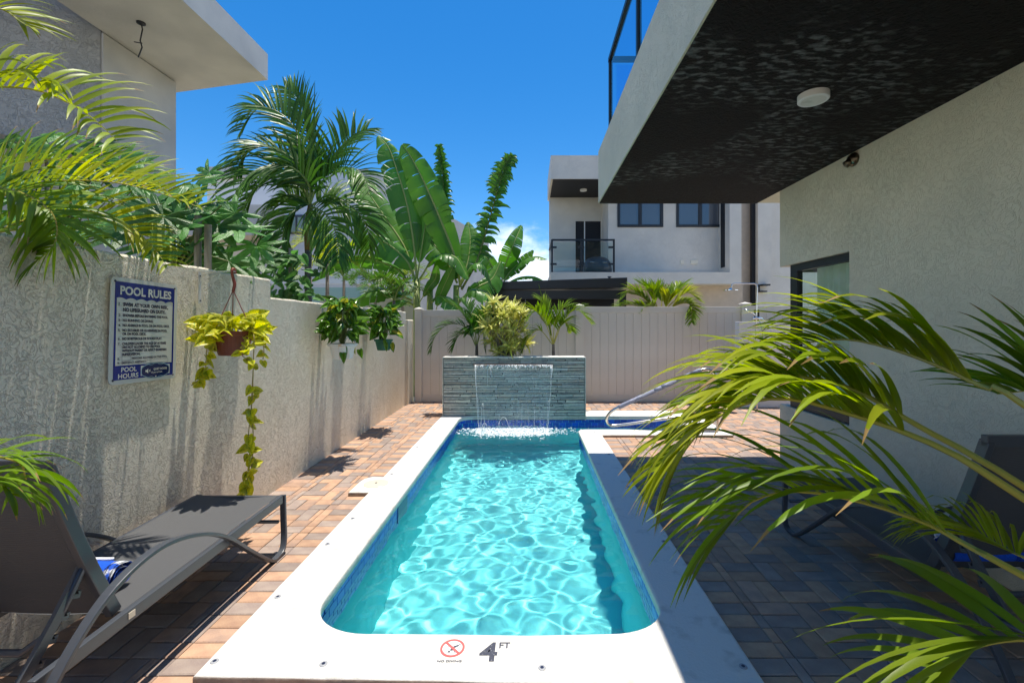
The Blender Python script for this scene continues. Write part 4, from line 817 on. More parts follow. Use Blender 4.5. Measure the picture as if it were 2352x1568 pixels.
MB().box(2.36, 6.03, CT, 2.66, 6.13, CT + .012).lathe((2.57, 6.08, CT + .012), [(.045, 0), (.045, .012), (.024, .03)], 18).build('base_plate', M['steel'], hrail)
# ------------------------------------------------------------------ sun loungers with rolled towels
def lounger(label):
    r = thing('sun_lounger', (-1.92, 2.2, 0), label, 'sun lounger', 'charcoal sling sun loungers')
    xl, xr = -2.20, -1.64; zs = .345
    rail = lambda x: MB().bar([(x, 1.46, .300), (x, 1.8, .312), (x, 2.4, .328), (x, 2.93, zs)], .028, .052)
    for x in (xl, xr): rail(x).build('side_rail', M['metal'], r, bevel=.004)
    MB().bar([(xl, 2.935, zs), (xr, 2.935, zs)], .03, .04, V((0, 1, 0))).build('foot_rail', M['metal'], r, bevel=.004)
    MB().tube([(xl, 1.48, .295), (xl + .05, 1.40, .285), (xr - .05, 1.40, .285), (xr, 1.48, .295)], .014, 8).build('head_rail', M['metal'], r, smooth=True)
    b = MB(); ys = [1.80 + (2.93 - 1.80) * k / 14 for k in range(15)]; nx = 8
    vs = [(xl + .012 + (xr - xl - .024) * i / nx, y, .314 + (y - 1.8) * .030 + .024 - .014 * math.sin(math.pi * i / nx)) for y in ys for i in range(nx + 1)]
    b.add(vs, [(j * (nx + 1) + i, j * (nx + 1) + i + 1, (j + 1) * (nx + 1) + i + 1, (j + 1) * (nx + 1) + i) for j in range(14) for i in range(nx)])
    b.build('seat_sling', M['sling'], r, smooth=True)
    h0, h1 = V((0, 1.80, .335)), V((0, 1.545, 1.005)); bx0, bx1 = xl + .045, xr - .045
    for x in (bx0, bx1): MB().bar([V((x, 0, 0)) + h0 + (h1 - h0) * k / 6 + V((0, -.012 * math.sin(math.pi * k / 6), 0)) for k in range(7)], .030, .045).build('back_stile', M['metal'], r, bevel=.004)
    b = MB(); vs = [(bx0 + .01 + (bx1 - bx0 - .02) * i / 8, *(h0 + (h1 - h0) * k / 12 + V((0, -.012 * math.sin(math.pi * k / 12) - .012 * math.sin(math.pi * i / 8), 0))).yz) for k in range(13) for i in range(9)]
    b.add(vs, [(k * 9 + i, k * 9 + i + 1, (k + 1) * 9 + i + 1, (k + 1) * 9 + i) for k in range(12) for i in range(8)]); b.build('back_sling', M['sling'], r, smooth=True)
    MB().bar([(bx0 - .015, h1.y, h1.z), (bx1 + .015, h1.y, h1.z)], .03, .05, V((0, 1, 0))).build('back_top_rail', M['metal'], r, bevel=.004)
    MB().tube([(bx0 + .0, 1.70, .62), (bx0 + .03, 1.60, .40), (bx0 + .10, 1.56, .345), (bx1 - .10, 1.56, .345), (bx1 - .03, 1.60, .40), (bx1, 1.70, .62)], .013, 8).build('prop_loop', M['metal'], r, smooth=True)
    for x in (bx0 + .02, bx1 - .02):
        pb = MB().bar([(x, 1.71, .60), (x, 1.60, .44), (x, 1.47, .27)], .016, .035).build('prop_bar', M['metal'], r)
        for k in range(4):
            tt = MB(); y = 1.645 - k * .042; z = .49 - k * .055; tt.bar([(x, y, z), (x, y + .03, z - .014), (x, y + .034, z + .004)], .014, .016)
            tt.build('notch', M['metal'], pb)
    for x, sgn in ((xl - .028, -1), (xr + .028, 1)):
        pts = spline([(x - .028 * sgn, 2.955, zs + .02), (x - .022 * sgn, 2.95, .22), (x - .010 * sgn, 2.935, .10), (x, 2.90, .035), (x, 2.84, .013), (x, 2.76, .03), (x + .004 * sgn, 2.55, .20), (x + .012 * sgn, 2.33, .385), (x + .022 * sgn, 2.12, .495), (x + .028 * sgn, 1.90, .545), (x + .026 * sgn, 1.70, .50), (x + .018 * sgn, 1.55, .375), (x + .010 * sgn, 1.42, .19), (x + .004 * sgn, 1.33, .013)], 80)
        MB().bar(pts, .036, .018).build('leg_arm', M['metal'], r, bevel=.004)
    MB().tube([(xl, 2.90, .21), (xr, 2.90, .21)], .012, 8).build('stretcher', M['metal'], r, smooth=True)
    MB().box(xr + .0145, 1.80, .302, xr + .0165, 1.83, .328).build('rail_label', M['ivory'], r)
    return r
def towel(label, c, ln, rad):
    r = thing('rolled_towel', c, label, 'towel', 'blue pool towels on the loungers'); cx, cy_, cz = c
    def roll(x0, x1, r0, turns=2.6, n=64):
        b = MB(); pr = []
        for k in range(n + 1):
            a = 2 * math.pi * turns * k / n; rr = .012 + (r0 - .012) * k / n; pr.append((cy_ + rr * math.cos(a) * 1.1, cz + rr * math.sin(a) * .92))
        pin = [((y - cy_) * .93 + cy_ - .001, (z - cz) * .93 + cz) for y, z in pr]
        xs = [x0, x0 + .01] + [x0 + (x1 - x0) * k / 6 for k in range(1, 6)] + [x1 - .01, x1]; vs = []
        for i, x in enumerate(xs):
            s = .94 if i in (0, len(xs) - 1) else 1
            vs += [(x + .004 * math.sin(y * 90), (y - cy_) * s + cy_, (z - cz) * s + cz) for y, z in pr]
        L_ = n + 1; fs = [(i * L_ + k, i * L_ + k + 1, (i + 1) * L_ + k + 1, (i + 1) * L_ + k) for i in range(len(xs) - 1) for k in range(n)]
        b.add(vs, fs)
        for xe in (x0, x1):
            ev = [(xe, y, z) for y, z in pr] + [(xe, y, z) for y, z in pin]; b.add(ev, [(k, k + 1, L_ + k + 1, L_ + k) for k in range(n)], 1)
        return b
    roll(cx - ln / 2, cx + ln / 2 - .045, rad).build('towel_body', [M['towel_b'], M['towel_p']], r, smooth=True)
    roll(cx + ln / 2 - .043, cx + ln / 2, rad * 1.02).build('patterned_end', [M['towel_p'], M['towel_p']], r, smooth=True)
    MB().tube([(cx - ln / 2 + .0, cy_ + rad * .62, cz + rad * .72), (cx, cy_ + rad * .66, cz + rad * .70), (cx + ln / 2 - .08, cy_ + rad * .62, cz + rad * .73)], .009, 6).build('white_hem', M['towel_w'], r, smooth=True)
lg = lounger('charcoal sling sun lounger in the sun along the left wall under the sign')
l2 = copy_tree(lg); l2.location = V(lg.location) + V((4.10, .34, 0)); l2['label'] = 'dark sun lounger in the shade beside the cream house wall behind the palm'
towel('rolled blue towel with a white hem on the sunny left lounger', (-1.97, 1.955, .40), .36, .062)
towel('rolled blue and white patterned towel on the shaded right lounger', (2.18, 2.16, .41), .34, .062)
# ------------------------------------------------------------------ plant helpers
UP = V((0, 0, 1))
def blade(b, p, d, up, L, wd, droop, seg=5, fold=.25, mi=0, prof=None, twist=0, tip=0):
    """One narrow leaflet: folded along its midline, bending under its own weight."""
    prof = prof or (.45, 1, .95, .75, .45, .04); vs, fs = [], []; p = V(p); d = V(d).normalized(); n = seg
    for i in range(n + 1):
        t = i / n; k = t * (len(prof) - 1); j = min(int(k), len(prof) - 2); w_ = wd * (prof[j] + (prof[j + 1] - prof[j]) * (k - j)) / 2
        s = d.cross(up); s = s.normalized() if s.length > 1e-4 else d.orthogonal().normalized(); nn = s.cross(d)
        if twist: q = Matrix.Rotation(twist * t, 3, d); s = q @ s; nn = q @ nn
        vs += [p - s * w_ + nn * w_ * fold, p, p + s * w_ + nn * w_ * fold]
        p = p + d * (L / n); d = (d + V((0, 0, -droop * (.35 + t) * 1.6 / n))).normalized()
    for i in range(n): fs += [(3 * i, 3 * i + 1, 3 * i + 4, 3 * i + 3), (3 * i + 1, 3 * i + 2, 3 * i + 5, 3 * i + 4)]
    b.add(vs, fs, mi)
    if tip: b.m[-2:] = [tip, tip]
    return b
def frond(parent, pts, n, L, wd, droop, rng, mats, name='frond', single=False, t0=.12, r=.009, lift=.25, a0=35, a1=72, vee=.3, seg=5, lf=None, upv=None, wind=None, thin=0):
    """A feather palm leaf: a tapering rachis along pts, leaflets in two ranks. single: every leaflet is its own object under the frond."""
    c = spline(pts, 60); b = MB(); b.tube(c[::3] + [c[-1]], [r * (1 - .85 * k / 20) for k in range(21)], 6, 1)
    lf = lf or (lambda t: math.sin(math.pi * min(1, .16 + .74 * t)) ** .8)
    leaves = []
    for i in range(n):
        t = t0 + (1 - t0) * (i + .5) / n
        for sgn in (-1, 1):
            tt = min(.999, max(0, t + rng.uniform(-.35, .35) * (1 - t0) / n)); k = tt * 59; j = min(int(k), 58); p = c[j] + (c[j + 1] - c[j]) * (k - j); T = (c[min(j + 2, 59)] - c[max(j - 1, 0)]).normalized()
            S = T.cross(upv or UP); S = S.normalized() if S.length > .05 else V((1, 0, 0)); NN = S.cross(T)
            if thin and rng.random() < thin: continue
            a = math.radians(a0 + (a1 - a0) * (1 - tt) + rng.uniform(-7, 7)); d = T * math.cos(a) + (S * sgn * math.cos(vee) + NN * math.sin(vee)) * math.sin(a) + UP * lift * rng.uniform(.4, 1.1)
            if wind is not None: d = d + wind * rng.uniform(.6, 1.3)
            leaves.append((p, d, L * lf(tt) * rng.uniform(.86, 1.1), wd * rng.uniform(.85, 1.1) * (.55 + .45 * lf(tt)), droop * rng.uniform(.6, 1.4), NN))
    if not single:
        for p, d, l, w_, dr, NN in leaves: blade(b, p, d, NN, l, w_, dr, seg, mi=0, twist=rng.uniform(-.5, .5))
        return b.build(name, mats, parent)
    f = b.build(name, mats, parent)
    for p, d, l, w_, dr, NN in leaves:
        q = MB(); blade(q, p, d, NN, l, w_, dr, seg + 3, fold=.22, twist=rng.uniform(-.5, .5), tip=1 if rng.random() < .4 else 0); q.build('leaflet', [mats[0], M['dead']], f, smooth=True)
    return f
def P3(*l): return [at(*q) for q in l]
# ------------------------------------------------------------------ big areca palm, right foreground
rg = random.Random(21)
ar = thing('areca_palm', (1.75, .55, 0), 'large areca palm with arching yellow green fronds in the right foreground', 'palm')
MA, MG = [M['fpalm'], M['rachis']], [M['fpalm2'], M['rachis']]
base = V((1.75, .55, .55))
for k in range(4): MB().tube([(1.75 + .06 * math.cos(k * 1.7), .55 + .06 * math.sin(k * 1.7), 0), (1.75 + .03 * math.cos(k * 1.7), .55 + .03 * math.sin(k * 1.7), .3), base + V((.02 * k - .03, .01 * k, .1))], [.025, .022, .016], 8).build('stem', M['rachis'], ar, smooth=True)
frond(ar, [base] + P3((2420, 1188, .88), (2164, 1030, .96), (1951, 950, 1.03), (1800, 915, 1.08), (1690, 935, 1.12), (1600, 1000, 1.14), (1545, 1080, 1.14)), 40, 0.42, 0.028, .85, rg, MA, single=True, t0=.34, r=.009, lift=.15, seg=6)
frond(ar, [base] + P3((2420, 1160, .96), (2109, 978, 1.05), (1950, 890, 1.12), (1800, 860, 1.18), (1740, 868, 1.22), (1670, 925, 1.24)), 36, 0.42, 0.027, .8, rg, MA, single=True, t0=.36, r=.009, lift=.25, seg=6)
frond(ar, [base] + P3((2430, 985, .92), (2255, 887, 1.0), (2090, 815, 1.08), (1950, 780, 1.15), (1830, 790, 1.2)), 26, 0.42, 0.030, .75, rg, MA, single=True, t0=.42, r=.008, lift=.3, seg=6)
frond(ar, [base] + P3((2440, 1372, .80), (2225, 1254, .88), (2121, 1198, .92), (1969, 1150, .98), (1830, 1128, 1.02), (1730, 1150, 1.04), (1665, 1215, 1.05)), 22, .46, .0215, .95, rg, MG, single=True, t0=.34, r=.008, lift=.3, a0=28, a1=60, seg=6)
frond(ar, [base] + P3((2560, 1520, .62), (2400, 1470, .68), (2260, 1480, .72), (2150, 1540, .74)), 9, .36, .022, .8, rg, MG, single=True, t0=.45, r=.007, lift=.2, seg=6)
frond(ar, [base] + P3((2700, 1100, 1.25), (2560, 960, 1.35), (2400, 900, 1.45), (2290, 905, 1.5)), 12, 0.50, 0.046, .5, rg, MG, single=True, t0=.5, r=.008, lift=.6, seg=6)
frond(ar, [base] + P3((2440, 1330, 1.30), (2330, 1270, 1.42), (2220, 1215, 1.52), (2120, 1215, 1.6)), 26, 0.32, 0.015, 1.3, rg, MA, t0=.45, r=.006, lift=.1)
# ------------------------------------------------------------------ areca palms over the left wall and at the near left edge
rg = random.Random(8)
al = thing('areca_palm', (-2.75, 1.9, 0), 'tall areca palm with yellow green fronds leaning over the left wall', 'palm')
bl = V((-2.72, 1.7, 1.4))
for k in range(5): MB().tube([(-2.75 + .1 * math.cos(k * 1.3), 1.75 + .1 * math.sin(k * 1.3), -.05), (-2.75 + .06 * math.cos(k * 1.3), 1.75 + .06 * math.sin(k * 1.3), 1.0), bl + V((0, .02 * k, .1))], [.03, .025, .018], 8).build('stem', M['rachis'], al, smooth=True)
for pts, n, L, w_, dr, mt, lift in (
    (((-260, 330, 1.75), (-120, 215, 1.9), (0, 200, 2.0), (100, 212, 2.08), (200, 262, 2.14), (270, 325, 2.18)), 22, .34, .026, .55, MA, .55),
    (((-200, 560, 2.1), (-60, 480, 2.2), (80, 425, 2.3), (220, 415, 2.4), (340, 435, 2.5), (455, 475, 2.55)), 24, .38, .026, .45, MA, .50),
    (((-220, 520, 1.95), (-80, 440, 2.0), (40, 440, 2.05), (120, 490, 2.08), (128, 555, 2.08), (80, 605, 2.06)), 24, .32, .020, .9, MG, .15),
    (((-160, 620, 2.1), (0, 530, 2.2), (130, 485, 2.3), (250, 495, 2.38), (330, 545, 2.42), (384, 610, 2.42)), 20, .24, .022, .5, MA, .35),
    (((-200, 500, 2.4), (-30, 400, 2.5), (120, 365, 2.6), (260, 385, 2.7), (370, 425, 2.75)), 22, .36, .024, .7, MG, .35),
    (((-260, 610, 2.0), (-120, 560, 2.1), (20, 530, 2.2), (130, 530, 2.25), (215, 560, 2.25)), 18, .24, .02, .7, MG, .3),
    (((-300, 200, 1.6), (-180, 60, 1.7), (-90, 10, 1.8), (0, 20, 1.9), (60, 60, 1.95)), 14, .3, .024, .6, MA, .4)):
    frond(al, [bl] + P3(*pts), n if lift > .5 else int(n * 1.4), L * (1.35 if lift > .5 else 1.1), w_ * 1.1, dr * (1.9 if lift > .5 else 1), rg, mt, single=True, t0=.34, r=.009, lift=lift, upv=V((.15, -.55, .8)), a0=58 if lift > .5 else 40, a1=74)
nl = thing('areca_palm', (-1.75, .75, 0), 'small areca palm with drooping leaf tips at the near left edge behind the lounger', 'palm')
MB().tube([(-1.75, .75, 0), (-1.74, .76, .5), (-1.70, .8, .8)], [.02, .018, .012], 8).build('stem', M['rachis'], nl, smooth=True)
bn = V((-1.72, .78, .7))
frond(nl, [bn] + P3((-180, 1110, 1.02), (-60, 1050, 1.08), (40, 1060, 1.12), (60, 1100, 1.14), (80, 1150, 1.15)), 14, .19, .016, .9, rg, MG, single=True, t0=.3, r=.005, lift=.15)
frond(nl, [bn] + P3((-180, 1160, .98), (-80, 1110, 1.02), (-10, 1105, 1.05), (30, 1140, 1.06)), 10, .15, .016, .9, rg, MG, single=True, t0=.35, r=.005, lift=.1)
# ------------------------------------------------------------------ castor plants behind the left wall
def castor_leaf_mesh(rng, R0=1.0, lobes=8):
    """A palmate leaf with deep pointed lobes, cupped and rippled."""
    b = MB(); pts = []; n = lobes
    for k in range(n):
        a = math.radians(-150 + 300 * (k + .5) / n); l = R0 * (.62 + .38 * math.cos((k + .5 - n / 2) / n * 2.6)) * rng.uniform(.92, 1.08); hw = math.radians(150 / n)
        for f, q in ((-1.0, .30), (-.80, .44), (-.52, .66), (-.28, .84), (0, 1.0), (.28, .84), (.52, .66), (.80, .44)): pts.append((a + f * hw, l * q, .05 * R0 * (1 - 1.5 * abs(f))))
    vs = [(0, 0, 0)]; ring1 = []; ring2 = []
    for a, l, h in pts: vs.append((min(l * .6, .30) * math.cos(a), min(l * .6, .30) * math.sin(a), .03 * R0 + h * .9))
    for a, l, h in pts: vs.append((l * math.cos(a), l * math.sin(a), h * .8 + .04 * R0 - .16 * l * l + .03 * math.sin(a * 9)))
    m = len(pts); fs = [(0, 1 + i, 1 + (i + 1)) for i in range(m - 1)] + [(1 + i, 1 + m + i, 1 + m + i + 1, 2 + i) for i in range(m - 1)]
    return b.add(vs, fs).mesh('leaf', M['castor'])
rc = random.Random(4); CL = [castor_leaf_mesh(rc, 1.0, k) for k in (7, 8, 8, 9)]
def castor(label, root, leaves, rng, fill=(0, 0, 0, 0, 0, 0)):
    t = thing('castor_plant', root, label, 'plant', 'castor plants behind the left wall'); top = V(root) + V((0, 0, 1.9))
    MB().tube([root, V(root) + V((.03, .05, .9)), top], [.03, .025, .018], 8).build('stem', M['stemg'], t, smooth=True)
    leaves = [(a, b, c, d * 1.3) for a, b, c, d in leaves]
    for _ in range(fill[0]): leaves.append((rng.uniform(fill[1], fill[3]), rng.uniform(fill[2], fill[4]), fill[5] + rng.uniform(-.2, .5), rng.uniform(.20, .32)))
    for (px, py, Y, s) in leaves:
        p = at(px, py, Y); d = (p - top); b = MB(); mid = top + d * .5 + V((0, 0, .12)); b.tube([top, mid, p], [.008, .006, .005], 5); b.build('leaf_stalk', M['stemg'], t)
        e = (Matrix.Rotation(rng.uniform(-.6, .6), 3, 'Z') @ Matrix.Rotation(rng.uniform(.35, 1.25), 3, 'X') @ Matrix.Rotation(rng.uniform(-2.4, -.7), 3, 'Z')).to_euler(); link('leaf', rng.choice(CL), t, p - wl(t), e, s)
rg = random.Random(15)
castor('broad leaved castor plant behind the left wall beside the two timber posts', at(400, 700, 3.6) * V((1, 1, 0)),
       [(445, 425, 3.5, .26), (405, 455, 3.4, .22), (375, 498, 3.2, .25), (430, 520, 3.25, .22), (340, 470, 3.4, .24), (512, 470, 3.5, .20), (500, 520, 3.4, .22), (555, 530, 3.45, .24), (590, 565, 3.5, .19), (455, 470, 3.8, .22), (420, 570, 3.5, .24), (365, 560, 3.5, .24), (540, 490, 3.8, .2), (525, 600, 3.7, .26), (480, 395, 3.7, .18), (300, 530, 3.4, .24)], rg, (14, 300, 480, 470, 600, 3.7))
castor('pale broad leaved castor plant at the far left above the areca fronds', at(120, 700, 4.2) * V((1, 1, 0)),
       [(60, 335, 4.2, .25), (115, 345, 4.2, .22), (185, 345, 4.3, .24), (240, 330, 4.4, .2), (150, 315, 4.4, .2), (20, 325, 4.2, .22), (275, 365, 4.3, .2), (330, 375, 4.2, .22), (370, 400, 4.1, .2), (210, 380, 4.2, .24), (100, 400, 4.1, .26), (30, 400, 4.1, .26), (290, 430, 4.1, .25), (180, 450, 4.1, .26), (60, 480, 4.0, .26), (250, 510, 4.0, .26), (150, 540, 4.0, .26), (330, 520, 4.0, .24)], rg, (16, 0, 400, 380, 540, 4.1))
castor('dark castor plant low behind the step in the left wall', at(545, 760, 4.6) * V((1, 1, 0)), [(520, 600, 4.4, .22), (560, 615, 4.4, .22), (495, 585, 4.5, .22), (600, 575, 4.6, .14), (440, 600, 4.3, .22), (400, 590, 4.2, .24), (350, 590, 4.2, .24)], rg, (14, 380, 560, 600, 640, 4.5))
for px, top, Y, dx in ((455, 495, 3.35, -4), (478, 516, 3.3, -3), (668, 570, 5.6, 0)):
    a, b_ = at(px + dx, 700, Y), at(px, top, Y); nm = {455: 'taller grey timber stake behind the left wall beside its shorter twin', 478: 'shorter grey timber stake behind the left wall, right of its taller twin', 668: 'lone grey timber stake wrapped by the climbing vine'}[px]
    tag(MB().tube([(a.x, Y, -.05), tuple(b_)], [.026, .024], 9).build('timber_stake', M['wood']), nm, 'stake', 'timber stakes behind the wall')
# ------------------------------------------------------------------ tall palm
rg = random.Random(33)
YT = 6.0
tp = thing('palm_tree', at(708, 700, YT) * V((1, 1, 0)), 'tall dark green feather palm rising behind the left wall against the sky', 'palm')
bt = at(708, 700, YT); cr_ = at(712, 492, YT)
MB().tube([(bt.x, YT, -.05), (bt.x, YT, 1.2), tuple(at(708, 575, YT))], [.056, .050, .044], 12).build('trunk', M['trunk'], tp, smooth=True)
MB().tube(P3((708, 575, YT), (708, 540, YT), (710, 500, YT), (713, 470, YT)), [.046, .054, .048, .030], 12).build('crownshaft', M['shaft'], tp, smooth=True)
PM = [M['cpalm'], M['cpalm_r']]
FR = [((712, 470), (717, 403), (680, 300), (634, 255), (590, 252), (555, 300), 0), ((712, 470), (700, 410), (682, 372), (624, 338), (573, 348), (540, 395), -.3), ((712, 470), (692, 425), (647, 403), (597, 427), (570, 470), (556, 515), .2),
      ((712, 472), (690, 452), (655, 450), (625, 487), (612, 530), (628, 575), .5), ((712, 470), (725, 403), (741, 388), (780, 340), (811, 312), (842, 300), .3), ((712, 470), (728, 432), (760, 405), (800, 385), (832, 400), (850, 440), -.4),
      ((712, 474), (740, 460), (782, 460), (823, 489), (845, 530), (850, 580), .4), ((712, 476), (724, 478), (748, 492), (768, 525), (778, 565), (780, 600), -.5), ((712, 470), (716, 400), (708, 325), (698, 272), (680, 225), (655, 200), .6),
      ((712, 470), (708, 420), (660, 380), (600, 385), (548, 430), (528, 490), -.7), ((712, 474), (705, 470), (680, 480), (655, 520), (648, 570), (655, 610), -.2), ((712, 474), (722, 470), (742, 490), (752, 540), (752, 590), (748, 630), .3)]
for fi, (*pp, dy) in enumerate(FR[:11]):
    low = fi in (2, 3, 6, 7, 9, 10)
    ru = V((rg.uniform(-.3, .3), -rg.uniform(.35, 1.0), .55))
    m = len(pp) - 1; pts = [at(x, y, YT + dy * (k / m) ** 1.2) for k, (x, y) in enumerate(pp)]
    frond(tp, pts, 33, .58, .043, 1.25 if low else .85, rg, PM, t0=.12, r=.016, lift=-.12 if low else .12, a0=34, a1=62, vee=.3, upv=ru, wind=V((-.16, 0, .04)), lf=lambda t: math.sin(math.pi * min(1, .2 + .7 * t)) ** .7)
MB().tube(P3((716, 430, YT), (721, 300, YT), (723, 192, YT)), [.02, .012, .003], 6).build('spear_leaf', M['cpalm'], tp)
# ------------------------------------------------------------------ bananas
def banana_leaf(parent, pts, hw, rng, torn=.3, roll=0.0, droop=.25, upv=None, stalk=.16, n=36):
    """A paddle leaf: midrib with blade panels either side, split along the veins where torn."""
    c = spline(pts, n + 1); b = MB(); LEN = sum((c[i + 1] - c[i]).length for i in range(n)); b.tube(c[::2] + [c[-1]], [hw * (.085 - .07 * min(1, k / (n / 2))) for k in range(len(c[::2]) + 1)], 6, 1)
    wprof = lambda t: 0 if t < stalk else max(0.02, math.sin(math.pi * min(1, ((t - stalk) / (1 - stalk)) ** .8 * .97 + .02)) ** .62)
    for sgn in (-1, 1):
        i = int(stalk * n); dr = droop * rng.uniform(.7, 1.2)
        while i < n:
            k = n - i if torn == 0 else (rng.choice((1, 1, 2, 3)) if rng.random() < torn else rng.choice((3, 4, 6)))
            j = min(n, i + k); dr = droop * rng.uniform(.6, 1.3) if torn else dr; gap = .12 if torn and j < n else 0; vs = []; lag = rng.uniform(.9, 1.05); m = j - i
            for q in range(i, j + 1):
                p = c[q]; T = (c[min(q + 1, n)] - c[max(q - 1, 0)]).normalized(); S = T.cross(upv or UP); S = S.normalized() if S.length > .08 else V((1, 0, 0)); NN = S.cross(T)
                S2 = (Matrix.Rotation(roll, 3, T) @ S) * sgn; N2 = Matrix.Rotation(roll, 3, T) @ NN; w_ = hw * wprof(q / n) * lag; sh = gap * LEN / n * (-1 if q == j else 1 if q == i else 0)
                for f in range(5):
                    u = f / 4; vs.append(p + S2 * w_ * u * math.cos(dr * u) + T * (w_ * u * .22 + sh * u) + N2 * (w_ * .18 * math.sin(math.pi * u * .5)) * (1 - u) - UP * w_ * u * u * dr * 1.1 + N2 * w_ * .03 * math.sin(q * 2.1) * u)
            b.add(vs, [(q * 5 + f, q * 5 + f + 1, (q + 1) * 5 + f + 1, (q + 1) * 5 + f) for q in range(m) for f in range(4)], 0); i = j
    return b.build('leaf', [M['banana'], M['banana_r']], parent, smooth=True)
rg = random.Random(2)
bn_ = thing('banana_plant', at(965, 760, 9.6) * V((1, 1, 0)), 'large banana plant with torn upright leaves rising in the centre behind the fence', 'banana plant', 'banana plants behind the fence')
Yb = 9.6
for x, y0, y1, r0 in ((955, 800, 640, .11), (985, 800, 660, .10), (1045, 800, 655, .10)): a, c_ = at(x, y0, Yb), at(x + 3, y1, Yb); MB().tube([(a.x, Yb, -.05), tuple(c_)], [r0, r0 * .6], 10).build('stem', M['banana_r'], bn_, smooth=True)
VW = V((0, -1, .25)).normalized()
for pp, dy, hw, torn, roll, dr, up in (
    (((958, 650), (950, 560), (935, 470), (908, 380), (890, 335), (868, 313)), 0, .34, .85, .25, .45, VW), (((1058, 660), (1045, 590), (1010, 500), (975, 420), (945, 362), (924, 332)), -.2, .36, .5, -.2, .3, VW),
    
    (((955, 650), (930, 570), (885, 500), (840, 435), (800, 385)), .3, .36, .12, .45, .2, VW), (((955, 652), (935, 600), (890, 560), (850, 545), (800, 560)), -.3, .32, .1, .3, .5, VW),
    (((950, 668), (915, 620), (860, 598), (790, 597), (715, 645)), -.5, .24, .15, .5, .35, None), (((945, 690), (900, 668), (850, 672), (795, 702)), -.6, .28, .1, .4, .5, None),
    (((958, 640), (970, 560), (980, 500), (985, 440)), .1, .24, .0, -.3, .15, VW), (((965, 640), (1000, 590), (1045, 590), (1075, 640)), -.3, .30, .1, .2, .5, None),
    (((1050, 650), (1020, 590), (990, 555), (965, 540)), .4, .3, .1, .2, .4, VW), (((1058, 655), (1085, 610), (1110, 610), (1128, 650)), 0, .26, .2, .1, .6, None), (((1000, 720), (1010, 680), (1030, 635), (1042, 610)), -.4, .13, 0, .2, .1, VW),
    (((1058, 650), (1075, 600), (1080, 550), (1075, 510)), .5, .26, .3, .2, .3, VW), (((985, 700), (1010, 680), (1045, 700), (1075, 740)), -.5, .28, .1, .2, .5, None), (((960, 700), (985, 660), (1000, 640), (1005, 610)), -.5, .14, 0, -.2, .1, VW),
    (((1050, 700), (1085, 665), (1125, 680), (1150, 730)), -.3, .3, .1, .2, .5, None), (((950, 700), (920, 690), (890, 700), (870, 730)), -.3, .3, .1, .2, .5, None), (((1055, 690), (1095, 660), (1130, 640), (1150, 600)), .6, .26, .2, .1, .4, VW)):
    m = len(pp) - 1; banana_leaf(bn_, [at(x, y, Yb + dy * k / m) for k, (x, y) in enumerate(pp)], hw, rg, torn, roll, dr, up)
BM = [M['banana'], M['banana_r']]
for pp, l_ in (((1060, 665, 9.6), (1095, 600, 9.7), (1120, 520, 9.8), (1145, 430, 9.8), (1160, 385, 9.8), (1176, 360, 9.8)), .34), (((990, 640, 9.9), (1012, 560, 10), (1020, 470, 10.1), (1017, 400, 10.1), (1008, 336, 10.1)), .26):      # wind shredded leaves
    for q in range(2): frond(bn_, [at(*e) for e in pp], 29, l_, .115, 1.5, rg, BM, name='leaf', t0=.22, r=.03, lift=-.15, a0=50, a1=80, upv=V((.3 - .6 * q, -1, .3)), seg=4, lf=lambda t: math.sin(math.pi * min(1, .12 + .8 * t)) ** .6 * rg.uniform(.55, 1.15))
MB().tube(P3((1050, 640, Yb), (1026, 560, Yb), (1028, 510, Yb)), [.04, .025, .005], 6).build('spear_leaf', M['banana'], bn_)
b2 = thing('banana_plant', at(1150, 760, 13.5) * V((1, 1, 0)), 'smaller banana plant farther away between the pergola and the grey white house', 'banana plant', 'banana plants behind the fence'); Yc = 13.5
a = at(1150, 700, Yc); MB().tube([(a.x, Yc, -.05), tuple(at(1150, 650, Yc))], [.13, .07], 10).build('stem', M['banana_r'], b2, smooth=True)
for pp, hw, torn, roll, dr, up in ((((1150, 660), (1160, 610), (1180, 560), (1198, 518)), .30, .2, .5, .2, VW), (((1150, 660), (1180, 615), (1225, 590), (1256, 595)), .26, .3, .3, .4, None), (((1150, 660), (1190, 638), (1225, 635), (1250, 645)), .22, .2, .2, .4, None),
                                 (((1150, 665), (1135, 620), (1115, 590), (1095, 585)), .28, .2, .2, .3, VW), (((1150, 665), (1125, 640), (1105, 650), (1095, 680)), .26, .2, .2, .5, None), (((1150, 660), (1170, 625), (1200, 600), (1225, 575)), .2, .3, .4, .2, VW)):
    m = len(pp) - 1; banana_leaf(b2, [at(x, y, Yc + R.uniform(-.3, .3) * k / m) for k, (x, y) in enumerate(pp)], hw, rg, torn, roll, dr, up)
